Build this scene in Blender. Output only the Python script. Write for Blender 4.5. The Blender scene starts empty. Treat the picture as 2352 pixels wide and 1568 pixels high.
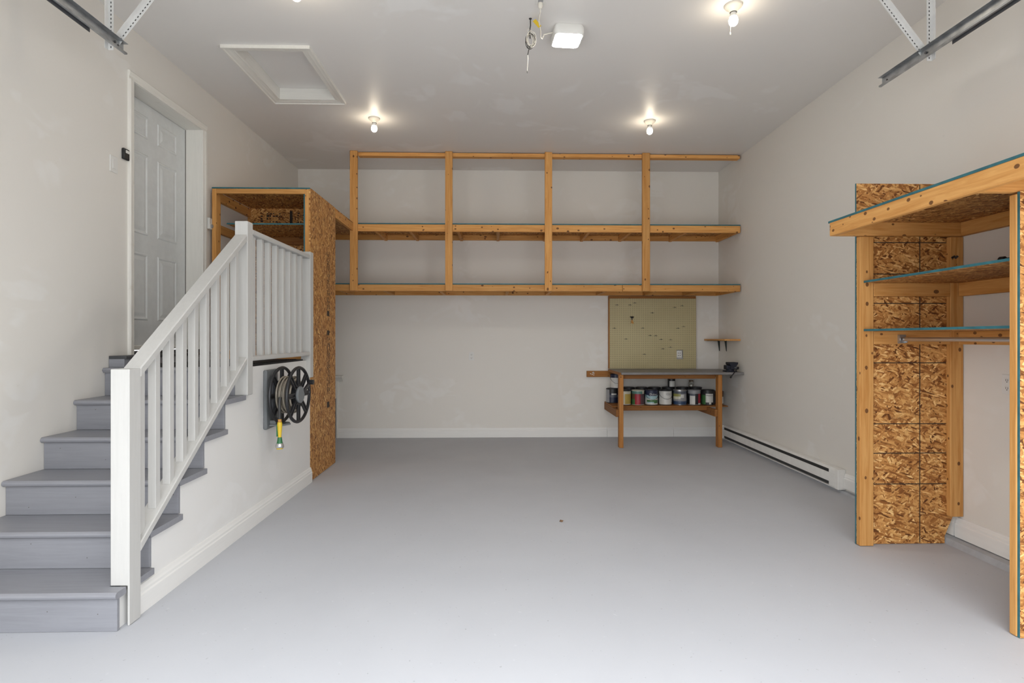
import bpy, bmesh, math, random
from mathutils import Vector, Matrix

random.seed(7)
SC = bpy.context.scene
COL = SC.collection
PI = math.pi
R = math.radians

# ------------------------------------------------------------------ camera
cam = bpy.data.objects.new('camera', bpy.data.cameras.new('camera'))
COL.objects.link(cam)
cam.data.sensor_width = 36.0
cam.data.lens = 20.0
cam.data.shift_y = -8.0 / 2352.0
cam.data.clip_start = 0.05
cam.location = (0, 0, 1.37)
cam.rotation_euler = (R(90), 0, -math.atan(32 / 1306.67))
SC.camera = cam

FRONT = 1.0           # inner face of the front wall; the camera stands just outside the open door

# ------------------------------------------------------------------ world: bright overcast sky
SKY_STRENGTH = 2.0
w = bpy.data.worlds.new('overcast_sky')
SC.world = w
w.use_nodes = True
bg = w.node_tree.nodes['Background']
# CIE overcast sky: luminance grows from the horizon (1/3) to the zenith (1)
_t = w.node_tree
_g = _t.nodes.new('ShaderNodeNewGeometry')
_s = _t.nodes.new('ShaderNodeSeparateXYZ')
_t.links.new(_g.outputs['Incoming'], _s.inputs[0])
_m = _t.nodes.new('ShaderNodeMath')
_m.operation = 'MULTIPLY_ADD'
_m.inputs[1].default_value = -2.0 / 3.0
_m.inputs[2].default_value = 1.0 / 3.0
_c = _t.nodes.new('ShaderNodeMath')
_c.operation = 'MAXIMUM'
_c.inputs[1].default_value = 1.0 / 3.0
_x = _t.nodes.new('ShaderNodeMath')
_x.operation = 'MULTIPLY'
_x.inputs[1].default_value = SKY_STRENGTH
_t.links.new(_s.outputs['Z'], _m.inputs[0])
_t.links.new(_m.outputs[0], _c.inputs[0])
_t.links.new(_c.outputs[0], _x.inputs[0])
_t.links.new(_x.outputs[0], bg.inputs['Strength'])
bg.inputs['Color'].default_value = (0.95, 0.975, 1.0, 1)
SC.view_settings.view_transform = 'Standard'
SC.view_settings.look = 'None'
SC.view_settings.gamma = 1.0
SC.view_settings.use_curve_mapping = False
SC.view_settings.exposure = 2.0
# portal in the open garage door: guides sky light sampling, gives off no light itself
pl = bpy.data.lights.new('door_portal', 'AREA')
pl.shape = 'RECTANGLE'
pl.size = 4.95
pl.size_y = 2.75
pl.cycles.is_portal = True
po = bpy.data.objects.new('door_portal', pl)
COL.objects.link(po)
po.location = (0.175, FRONT - 0.22, 1.375)
po.rotation_euler = (R(90), 0, 0)

BULB_STRENGTH = 15.0
LED_STRENGTH = 24.0

# ------------------------------------------------------------------ room dimensions (metres)
XL, XR, YB, HC = -2.74, 3.075, 7.865, 3.685
XW = -1.79            # stair side wall face
RISE, RUN, Y1 = 0.1945, 0.2662, 2.70
LAND = 0.19 + RISE * 5     # landing height


# ================================================================== materials
def nt(name):
    m = bpy.data.materials.new(name)
    m.use_nodes = True
    t = m.node_tree
    return m, t, t.nodes['Principled BSDF']


def node(t, typ, **kw):
    n = t.nodes.new(typ)
    for k, v in kw.items():
        if k.startswith('i_'):
            n.inputs[k[2:].replace('_', ' ')].default_value = v
        else:
            setattr(n, k, v)
    return n


def rgba(c):
    return (c[0], c[1], c[2], 1)


def ramp(t, fac, stops):
    r = t.nodes.new('ShaderNodeValToRGB')
    e = r.color_ramp.elements
    while len(e) < len(stops):
        e.new(0.5)
    for el, (p, c) in zip(e, stops):
        el.position = p
        el.color = rgba(c) if len(c) == 3 else c
    t.links.new(fac, r.inputs[0])
    return r.outputs[0]


def mixc(t, fac, a, b, mode='MIX'):
    m = t.nodes.new('ShaderNodeMix')
    m.data_type = 'RGBA'
    m.blend_type = mode
    for i, v in ((0, fac), (6, a), (7, b)):
        if hasattr(v, 'is_output'):
            t.links.new(v, m.inputs[i])
        elif i == 0:
            m.inputs[0].default_value = v
        else:
            m.inputs[i].default_value = rgba(v)
    return m.outputs[2]


def mth(t, op, a, b=None, c=None):
    m = t.nodes.new('ShaderNodeMath')
    m.operation = op
    for i, v in enumerate((a, b, c)):
        if v is None:
            continue
        if hasattr(v, 'is_output'):
            t.links.new(v, m.inputs[i])
        else:
            m.inputs[i].default_value = v
    return m.outputs[0]


def pos(t):
    return t.nodes.new('ShaderNodeNewGeometry').outputs['Position']


def mapped(t, vec, scale=(1, 1, 1), rot=(0, 0, 0), loc=(0, 0, 0)):
    m = t.nodes.new('ShaderNodeMapping')
    m.inputs['Scale'].default_value = scale
    m.inputs['Rotation'].default_value = rot
    m.inputs['Location'].default_value = loc
    t.links.new(vec, m.inputs[0])
    return m.outputs[0]


def noise(t, vec, scale, detail=3, rough=0.55, dist=0.0):
    n = t.nodes.new('ShaderNodeTexNoise')
    n.inputs['Scale'].default_value = scale
    n.inputs['Detail'].default_value = detail
    n.inputs['Roughness'].default_value = rough
    n.inputs['Distortion'].default_value = dist
    t.links.new(vec, n.inputs['Vector'])
    return n.outputs[0]


def bump(t, bs, h, strength=0.2, dist=0.01):
    b = t.nodes.new('ShaderNodeBump')
    b.inputs['Strength'].default_value = strength
    b.inputs['Distance'].default_value = dist
    t.links.new(h, b.inputs['Height'])
    t.links.new(b.outputs[0], bs.inputs['Normal'])


def plain(name, c, rough=0.5, metal=0.0, spec=0.5, var=0.0, emis=0.0):
    m, t, b = nt(name)
    b.inputs['Roughness'].default_value = rough
    b.inputs['Metallic'].default_value = metal
    b.inputs['Specular IOR Level'].default_value = spec
    f = noise(t, pos(t), 14.0, 4)
    lo = tuple(v * (1 - var) for v in c)
    hi = tuple(min(1, v * (1 + var)) for v in c)
    t.links.new(ramp(t, f, [(0.35, lo), (0.65, hi)]), b.inputs['Base Color'])
    if emis:
        b.inputs['Emission Color'].default_value = rgba(c)
        b.inputs['Emission Strength'].default_value = emis
    return m


def painted(name, c, patch, rough=0.55, scale=0.9, amt=0.6, spec=0.4, bumpy=0.06, dirt=None):
    """rolled wall paint with touched-up patches"""
    m, t, b = nt(name)
    p = pos(t)
    f1 = noise(t, p, scale, 4, 0.6, 0.6)
    f2 = noise(t, mapped(t, p, (1.3, 1.1, 2.1), loc=(3, 7, 1)), scale * 2.1, 2, 0.5, 1.2)
    k = mth(t, 'MULTIPLY', ramp(t, f1, [(0.54, (0, 0, 0)), (0.60, (1, 1, 1))]),
            ramp(t, f2, [(0.48, (0, 0, 0)), (0.56, (1, 1, 1))]))
    k = mth(t, 'MULTIPLY', k, amt)
    col = mixc(t, k, c, patch)
    if dirt:
        g = noise(t, mapped(t, p, (5, 5, 9)), 2.2, 6, 0.7)
        col = mixc(t, mth(t, 'MULTIPLY', ramp(t, g, [(0.66, (0, 0, 0)), (0.74, (1, 1, 1))]), 0.35), col, dirt)
    t.links.new(col, b.inputs['Base Color'])
    b.inputs['Roughness'].default_value = rough
    b.inputs['Specular IOR Level'].default_value = spec
    if bumpy:
        bump(t, b, noise(t, p, 160, 2), bumpy, 0.004)
    return m


WALL_C = (0.765, 0.735, 0.685)
M = {}
M['wall'] = painted('wall_paint', WALL_C, (0.815, 0.80, 0.77), dirt=(0.64, 0.60, 0.54))
M['ceiling'] = painted('ceiling_paint', (0.785, 0.765, 0.74), (0.86, 0.855, 0.845), rough=0.46, scale=0.8, spec=0.5, bumpy=0.03)
M['stairwall'] = painted('stair_wall_paint', (0.80, 0.79, 0.77), (0.84, 0.835, 0.825), rough=0.5)


def mk_floor():
    m, t, b = nt('floor_paint')
    p = pos(t)
    f = noise(t, p, 0.7, 4, 0.55, 0.3)
    c = ramp(t, f, [(0.35, (0.475, 0.485, 0.515)), (0.65, (0.51, 0.52, 0.55))])
    s = noise(t, p, 55, 2, 0.4)
    c = mixc(t, mth(t, 'MULTIPLY', ramp(t, s, [(0.72, (0, 0, 0)), (0.75, (1, 1, 1))]), 0.35), c, (0.2, 0.2, 0.21))
    s2 = noise(t, mapped(t, p, (1, 1, 1), loc=(9, 4, 0)), 23, 3, 0.6)
    c = mixc(t, mth(t, 'MULTIPLY', ramp(t, s2, [(0.68, (0, 0, 0)), (0.73, (1, 1, 1))]), 0.3), c, (0.64, 0.65, 0.68))
    t.links.new(c, b.inputs['Base Color'])
    rr = ramp(t, noise(t, p, 3.0, 5), [(0.3, (0.5, 0.5, 0.5)), (0.7, (0.62, 0.62, 0.62))])
    t.links.new(rr, b.inputs['Roughness'])
    b.inputs['Specular IOR Level'].default_value = 0.22
    bump(t, b, noise(t, p, 30, 4), 0.05, 0.006)
    return m


M['floor'] = mk_floor()


def mk_brushed(name, c, rough, axis, amt=0.10, wear=None):
    """painted timber: faint grain along an axis"""
    m, t, b = nt(name)
    sc = [26, 26, 26]
    sc[axis] = 1.6
    p = pos(t)
    g = noise(t, mapped(t, p, sc), 2.2, 5, 0.6, 0.4)
    lo = tuple(v * (1 - amt) for v in c)
    col = ramp(t, g, [(0.3, lo), (0.6, c)])
    if wear:
        d = noise(t, mapped(t, p, (3, 3, 4)), 3.2, 6, 0.7)
        col = mixc(t, mth(t, 'MULTIPLY', ramp(t, d, [(0.62, (0, 0, 0)), (0.72, (1, 1, 1))]), 0.5), col, wear)
    t.links.new(col, b.inputs['Base Color'])
    b.inputs['Roughness'].default_value = rough
    bump(t, b, g, 0.12, 0.004)
    return m


M['stair'] = mk_brushed('stair_grey_paint', (0.268, 0.272, 0.298), 0.42, 0)
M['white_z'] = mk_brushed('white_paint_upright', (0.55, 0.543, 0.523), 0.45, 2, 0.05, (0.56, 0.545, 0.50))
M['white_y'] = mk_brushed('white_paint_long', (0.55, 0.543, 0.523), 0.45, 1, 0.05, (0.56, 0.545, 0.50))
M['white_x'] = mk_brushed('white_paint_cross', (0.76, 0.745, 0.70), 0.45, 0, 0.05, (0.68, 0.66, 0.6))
M['base_x'] = mk_brushed('white_baseboard_x', (0.82, 0.81, 0.785), 0.4, 0, 0.03)
M['base_y'] = mk_brushed('white_baseboard_y', (0.82, 0.81, 0.785), 0.4, 1, 0.03)
M['curb'] = plain('painted_footing', (0.40, 0.41, 0.43), 0.6, var=0.08)
M['trim_y'] = mk_brushed('cream_trim_long', (0.82, 0.80, 0.745), 0.42, 1, 0.05, (0.66, 0.62, 0.55))
M['trim_z'] = mk_brushed('cream_trim_upright', (0.82, 0.80, 0.745), 0.42, 2, 0.05, (0.66, 0.62, 0.55))
M['door'] = plain('door_paint', (0.72, 0.74, 0.735), 0.4, var=0.03)
M['concrete'] = plain('bare_concrete', (0.36, 0.36, 0.36), 0.85, var=0.22)
M['drive'] = plain('driveway_concrete', (0.55, 0.545, 0.53), 0.9, var=0.12)


def mk_wood(name, axis, tint=(1, 1, 1)):
    m, t, b = nt(name)
    p = pos(t)
    oi = t.nodes.new('ShaderNodeObjectInfo')
    rnd = oi.outputs['Random']
    cmb = t.nodes.new('ShaderNodeCombineXYZ')
    r10 = mth(t, 'MULTIPLY', rnd, 17.0)
    for i in range(3):
        t.links.new(r10, cmb.inputs[i])
    va = t.nodes.new('ShaderNodeVectorMath')
    va.operation = 'ADD'
    t.links.new(p, va.inputs[0])
    t.links.new(cmb.outputs[0], va.inputs[1])
    v = va.outputs[0]
    sc = [30, 30, 30]
    sc[axis] = 1.5
    g = noise(t, mapped(t, v, sc), 1.3, 5, 0.6, 1.1)
    fine = [150, 150, 150]
    fine[axis] = 4
    g2 = noise(t, mapped(t, v, fine), 1.5, 3, 0.6)
    A = tuple(x * y for x, y in zip((0.74, 0.392, 0.130), tint))
    Bc = tuple(x * y for x, y in zip((0.57, 0.255, 0.064), tint))
    col = ramp(t, g, [(0.33, Bc), (0.62, A)])
    col = mixc(t, mth(t, 'MULTIPLY', g2, 0.28), col, tuple(x * 0.72 for x in Bc))
    # whole-board tone
    tone = mth(t, 'MULTIPLY_ADD', rnd, 0.30, 0.84)
    hsv = t.nodes.new('ShaderNodeHueSaturation')
    t.links.new(tone, hsv.inputs['Value'])
    t.links.new(col, hsv.inputs['Color'])
    col = hsv.outputs[0]
    # knots and nail holes
    ks = [21, 21, 21]
    ks[axis] = 15.0
    vo = t.nodes.new('ShaderNodeTexVoronoi')
    vo.inputs['Scale'].default_value = 1.0
    t.links.new(mapped(t, v, ks), vo.inputs['Vector'])
    sk = t.nodes.new('ShaderNodeSeparateColor')
    t.links.new(vo.outputs['Color'], sk.inputs[0])
    size = mth(t, 'MULTIPLY', mth(t, 'MAXIMUM', mth(t, 'SUBTRACT', sk.outputs[0], 0.36), 0.0), 0.46)
    kn = ramp(t, mth(t, 'SUBTRACT', size, vo.outputs['Distance']), [(0.0, (0, 0, 0)), (0.035, (1, 1, 1))])
    col = mixc(t, mth(t, 'MULTIPLY', kn, 0.88), col, (0.11, 0.04, 0.014))
    t.links.new(col, b.inputs['Base Color'])
    b.inputs['Roughness'].default_value = 0.62
    b.inputs['Specular IOR Level'].default_value = 0.3
    bump(t, b, g2, 0.12, 0.002)
    return m


for i, a in enumerate('xyz'):
    M['wood_' + a] = mk_wood('stud_timber_' + a, i)
M['darkwood_x'] = mk_wood('dark_timber_x', 0, (0.42, 0.34, 0.28))
M['darkwood_y'] = mk_wood('dark_timber_y', 1, (0.42, 0.34, 0.28))
M['benchwood_x'] = mk_wood('bench_timber_x', 0, (0.62, 0.52, 0.42))
M['benchwood_z'] = mk_wood('bench_timber_z', 2, (0.64, 0.54, 0.44))
M['benchwood_y'] = mk_wood('bench_timber_y', 1, (0.58, 0.48, 0.38))


def mk_osb(name, axis, tint=1.0, stretch=1.0):
    """oriented strand board: overlapping wood flakes in the plane whose normal is `axis`"""
    m, t, b = nt(name)
    p = pos(t)
    wob = t.nodes.new('ShaderNodeTexNoise')
    wob.inputs['Scale'].default_value = 9.0
    t.links.new(p, wob.inputs['Vector'])
    vm = t.nodes.new('ShaderNodeVectorMath')
    vm.operation = 'MULTIPLY_ADD'
    t.links.new(wob.outputs['Color'], vm.inputs[0])
    vm.inputs[1].default_value = (0.018, 0.018, 0.018)
    t.links.new(p, vm.inputs[2])
    v = vm.outputs[0]
    cols = []
    edges = []
    for k, (a, long) in enumerate(((0.25, 14.0), (1.1, 13.0), (-0.7, 17.0), (2.0, 15.0), (0.7, 24.0), (-0.3, 22.0))):
        rot = [0, 0, 0]
        rot[axis] = a
        sc = [52.0 + 9 * k] * 3
        la = (axis + 1 + (1 if axis != 1 else 1)) % 3 if axis != 2 else 1
        sc[la] = long
        sc[axis] = 2.0
        # rotate first, then stretch
        r1 = mapped(t, v, (1, 1, 1), tuple(rot), (k * 1.7, k * 0.9, k * 2.3))
        vo = t.nodes.new('ShaderNodeTexVoronoi')
        vo.inputs['Scale'].default_value = 1.0
        t.links.new(mapped(t, r1, sc), vo.inputs['Vector'])
        sep = t.nodes.new('ShaderNodeSeparateColor')
        t.links.new(vo.outputs['Color'], sep.inputs[0])
        cols.append(sep.outputs[0])
        edges.append(sep.outputs[1])
    s = tint
    def tn(c):
        return (c[0] * 1.04, c[1] * 0.93, c[2] * 0.78)
    pal = [(0.0, (0.10 * s, 0.034 * s, 0.010 * s)), (0.18, (0.27 * s, 0.115 * s, 0.034 * s)), (0.5, (0.46 * s, 0.235 * s, 0.080 * s)),
           (0.85, (0.62 * s, 0.375 * s, 0.15 * s)), (1.0, (0.78 * s, 0.56 * s, 0.28 * s))]
    pal = [(q, tn(c)) for q, c in pal]
    c = ramp(t, cols[0], pal)
    for k in (1, 2, 3, 4, 5):
        sel = ramp(t, edges[k], [(0.56, (0, 0, 0)), (0.60, (1, 1, 1))])
        c = mixc(t, sel, c, ramp(t, cols[k], pal))
    g = noise(t, mapped(t, v, (90, 90, 90)), 1.0, 3)
    c = mixc(t, mth(t, 'MULTIPLY', ramp(t, g, [(0.5, (0, 0, 0)), (0.75, (1, 1, 1))]), 0.4), c, (0.16 * s, 0.07 * s, 0.02 * s))
    t.links.new(c, b.inputs['Base Color'])
    b.inputs['Roughness'].default_value = 0.6
    b.inputs['Specular IOR Level'].default_value = 0.3
    bump(t, b, cols[1], 0.25, 0.002)
    return m


M['osb_x'] = mk_osb('strand_board_x', 0)
M['osb_y'] = mk_osb('strand_board_y', 1, 1.12)  # door-facing boards made lighter, front light put into their colour
M['osb_z'] = mk_osb('strand_board_z', 2)
M['teal'] = plain('teal_edge_seal', (0.026, 0.13, 0.155), 0.6, var=0.2)


def mk_peg():
    m, t, b = nt('pegboard')
    p = pos(t)
    sep = t.nodes.new('ShaderNodeSeparateXYZ')
    t.links.new(p, sep.inputs[0])
    d = []
    for o in (0, 2):
        fr = mth(t, 'FRACT', mth(t, 'MULTIPLY', sep.outputs[o], 1 / 0.0256))
        d.append(mth(t, 'POWER', mth(t, 'SUBTRACT', fr, 0.5), 2.0))
    r = mth(t, 'SQRT', mth(t, 'ADD', d[0], d[1]))
    hole = mth(t, 'LESS_THAN', r, 0.145)
    f = noise(t, p, 3, 4)
    base = ramp(t, f, [(0.3, (0.49, 0.42, 0.235)), (0.7, (0.53, 0.46, 0.265))])
    t.links.new(mixc(t, hole, base, (0.05, 0.042, 0.025)), b.inputs['Base Color'])
    b.inputs['Roughness'].default_value = 0.6
    bump(t, b, mth(t, 'SUBTRACT', 1.0, hole), 0.6, 0.003)
    return m


M['peg'] = mk_peg()
M['black'] = plain('black_plastic', (0.014, 0.014, 0.016), 0.42)
M['rubber'] = plain('black_rubber', (0.012, 0.012, 0.013), 0.7)
M['dkgrey'] = plain('dark_grey_plastic', (0.06, 0.062, 0.068), 0.45)
M['grey'] = plain('grey_plastic', (0.16, 0.17, 0.175), 0.5)
M['galv'] = plain('galvanised_steel', (0.42, 0.44, 0.46), 0.36, 0.85, var=0.18)
M['angle'] = plain('perforated_angle_steel', (0.70, 0.70, 0.69), 0.5, 0.1, var=0.05)
M['hole'] = plain('slot_dark', (0.05, 0.05, 0.05), 0.8)
M['steel'] = plain('bright_steel', (0.62, 0.62, 0.62), 0.28, 0.9)
M['plastic'] = plain('white_plastic', (0.75, 0.74, 0.71), 0.4)
M['ivory'] = plain('ivory_porcelain', (0.74, 0.70, 0.62), 0.35)
M['enamel'] = plain('heater_enamel', (0.83, 0.82, 0.79), 0.38, var=0.03)
M['benchtop'] = plain('grey_bench_paint', (0.20, 0.19, 0.187), 0.45, var=0.06)
M['navy'] = plain('navy_iron', (0.008, 0.010, 0.022), 0.55)
M['yellow'] = plain('yellow_plastic', (0.75, 0.52, 0.03), 0.4)
M['green'] = plain('green_plastic', (0.03, 0.16, 0.06), 0.4)
M['hose'] = plain('beige_hose', (0.27, 0.235, 0.185), 0.5, var=0.15)
M['hosedark'] = plain('black_hose', (0.03, 0.028, 0.026), 0.5)
M['cablew'] = plain('white_cable', (0.72, 0.68, 0.60), 0.5)
M['ink'] = plain('black_stamp_ink', (0.035, 0.022, 0.014), 0.7)
M['caulk'] = plain('dark_seam', (0.10, 0.09, 0.08), 0.8)  # flat dark tone for nail heads, door seams and the thermostat slot
M['leaf'] = plain('dead_leaf', (0.16, 0.085, 0.04), 0.8, var=0.3)
M['amber'] = plain('orange_plastic', (0.55, 0.26, 0.05), 0.5)
M['bracket'] = plain('black_bracket', (0.02, 0.028, 0.024), 0.5)
M['bluegrey'] = plain('blue_grey_paint', (0.20, 0.245, 0.27), 0.5, var=0.05)
M['bulb'] = plain('lit_bulb', (1.0, 0.86, 0.66), 0.3, emis=BULB_STRENGTH)
M['led'] = plain('lit_diffuser', (1.0, 0.94, 0.84), 0.4, emis=LED_STRENGTH)
m_, t_, b_ = nt('clear_jar_glass')
b_.inputs['Base Color'].default_value = (0.93, 0.92, 0.86, 1)
b_.inputs['Transmission Weight'].default_value = 0.9
b_.inputs['Roughness'].default_value = 0.08
M['glass'] = m_
# tin-can inks
for k, c in dict(c_navy=(0.02, 0.025, 0.06), c_black=(0.02, 0.02, 0.022), c_white=(0.66, 0.65, 0.61), c_gold=(0.50, 0.36, 0.08),
                 c_pale=(0.62, 0.60, 0.48), c_red=(0.36, 0.012, 0.03), c_green=(0.06, 0.18, 0.06), c_teal=(0.10, 0.22, 0.19),
                 c_sky=(0.34, 0.50, 0.53), c_slate=(0.09, 0.10, 0.125), c_grey=(0.30, 0.30, 0.31), c_olive=(0.30, 0.29, 0.08),
                 c_plum=(0.10, 0.05, 0.06), c_brown=(0.13, 0.075, 0.04), c_blue=(0.03, 0.06, 0.13)).items():
    M[k] = plain('ink_' + k[2:], c, 0.38, var=0.06)


# ================================================================== mesh builder
class MB:
    def __init__(s, M=None):
        s.v, s.f, s.mi = [], [], []
        s.M = M

    def add(s, vs, fs, mi=0):
        o = len(s.v)
        for p in vs:
            p = Vector(p)
            s.v.append(s.M @ p if s.M else p)
        for f in fs:
            s.f.append([o + i for i in f])
            s.mi.append(mi)

    def box(s, x0, x1, y0, y1, z0, z1, mi=0):
        s.add([(x0, y0, z0), (x1, y0, z0), (x1, y1, z0), (x0, y1, z0), (x0, y0, z1), (x1, y0, z1), (x1, y1, z1), (x0, y1, z1)],
              [(0, 3, 2, 1), (4, 5, 6, 7), (0, 1, 5, 4), (1, 2, 6, 5), (2, 3, 7, 6), (3, 0, 4, 7)], mi)
        return s

    def prism(s, poly, axis, a0, a1, mi=0):
        """poly: 2D points in the other two axes (in x,y,z order), extruded along axis"""
        def p3(p, a):
            q = list(p)
            q.insert(axis, a)
            return q
        n = len(poly)
        vs = [p3(p, a0) for p in poly] + [p3(p, a1) for p in poly]
        fs = [tuple(range(n - 1, -1, -1)), tuple(range(n, 2 * n))]
        fs += [(i, (i + 1) % n, n + (i + 1) % n, n + i) for i in range(n)]
        s.add(vs, fs, mi)
        return s

    def lathe(s, prof, c=(0, 0, 0), axis=(0, 0, 1), n=20, cap=True, mi=0):
        """prof: (radius, height) pairs"""
        q = Vector((0, 0, 1)).rotation_difference(Vector(axis).normalized())
        c = Vector(c)
        vs, fs = [], []
        for r, h in prof:
            for k in range(n):
                a = 2 * PI * k / n
                vs.append(c + q @ Vector((r * math.cos(a), r * math.sin(a), h)))
        for j in range(len(prof) - 1):
            for k in range(n):
                fs.append((j * n + k, j * n + (k + 1) % n, (j + 1) * n + (k + 1) % n, (j + 1) * n + k))
        if cap:
            fs.append(tuple(range(n - 1, -1, -1)))
            fs.append(tuple((len(prof) - 1) * n + k for k in range(n)))
        s.add(vs, fs, mi)
        return s

    def cyl(s, a, b, r, n=12, r2=None, mi=0):
        a, b = Vector(a), Vector(b)
        return s.lathe([(r, 0), (r if r2 is None else r2, (b - a).length)], a, b - a, n, True, mi)

    def tube(s, pts, r, n=8, closed=False, mi=0):
        pts = [Vector(p) for p in pts]
        m = len(pts)
        vs, fs = [], []
        prev = None
        for i, p in enumerate(pts):
            t = (pts[(i + 1) % m] - pts[i - 1]) if closed else (pts[min(i + 1, m - 1)] - pts[max(i - 1, 0)])
            t.normalize()
            if prev is None:
                u = t.orthogonal().normalized()
            else:
                u = (prev - t * prev.dot(t))
                u = u.normalized() if u.length > 1e-6 else t.orthogonal().normalized()
            prev = u
            w_ = t.cross(u)
            for k in range(n):
                a = 2 * PI * k / n
                vs.append(p + r * (math.cos(a) * u + math.sin(a) * w_))
        for i in range(m if closed else m - 1):
            j = (i + 1) % m
            for k in range(n):
                fs.append((i * n + k, i * n + (k + 1) % n, j * n + (k + 1) % n, j * n + k))
        if not closed:
            fs.append(tuple(range(n - 1, -1, -1)))
            fs.append(tuple((m - 1) * n + k for k in range(n)))
        s.add(vs, fs, mi)
        return s

    def bar(s, a, b, wd, th, up=(0, 0, 1), mi=0):
        """straight bar a-b with width wd (sideways) and thickness th (along up-ish)"""
        a, b = Vector(a), Vector(b)
        t = (b - a).normalized()
        sd = t.cross(Vector(up)).normalized()
        u = sd.cross(t)
        vs = []
        for p in (a, b):
            for i, j in ((-1, -1), (1, -1), (1, 1), (-1, 1)):
                vs.append(p + sd * (i * wd / 2) + u * (j * th / 2))
        s.add(vs, [(0, 3, 2, 1), (4, 5, 6, 7), (0, 1, 5, 4), (1, 2, 6, 5), (2, 3, 7, 6), (3, 0, 4, 7)], mi)
        return s

    def build(s, name, mat, parent=None, bevel=0.0, smooth=False, kind=None):
        me = bpy.data.meshes.new(name)
        if parent is None:
            xs = [v.x for v in s.v]
            ys = [v.y for v in s.v]
            zs = [v.z for v in s.v]
            org = Vector(((min(xs) + max(xs)) / 2, (min(ys) + max(ys)) / 2, min(zs)))
        else:
            r = parent
            org = Vector(r.location)
            while r.parent:
                r = r.parent
                org += Vector(r.location)
        me.from_pydata([v - org for v in s.v], [], s.f)
        mats = mat if isinstance(mat, (list, tuple)) else [mat]
        for k in mats:
            me.materials.append(M[k])
        me.polygons.foreach_set('material_index', s.mi)
        bm = bmesh.new()
        bm.from_mesh(me)
        bmesh.ops.recalc_face_normals(bm, faces=bm.faces)
        if bevel:
            bmesh.ops.bevel(bm, geom=bm.edges, offset=bevel, segments=1, affect='EDGES', clamp_overlap=True)
        bm.to_mesh(me)
        bm.free()
        if smooth:
            me.polygons.foreach_set('use_smooth', [True] * len(me.polygons))
            me.set_sharp_from_angle(angle=R(40))
        o = bpy.data.objects.new(name, me)
        COL.objects.link(o)
        if parent is None:
            o.location = org
        else:
            o.parent = parent
        if kind:
            o['kind'] = kind
        return o


def thing(name, loc, label, cat, group=None, kind=None):
    o = bpy.data.objects.new(name, None)
    COL.objects.link(o)
    o.location = loc
    o.empty_display_size = 0.1
    if kind:
        o['kind'] = kind
    o['label'] = label
    o['category'] = cat
    if group:
        o['group'] = group
    return o


def tag(o, label, cat, group=None, kind=None):
    o['label'] = label
    o['category'] = cat
    if group:
        o['group'] = group
    if kind:
        o['kind'] = kind
    return o


def bx(name, mat, parent, *b, bevel=0.002):
    return MB().box(*b).build(name, mat, parent, bevel)


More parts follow.
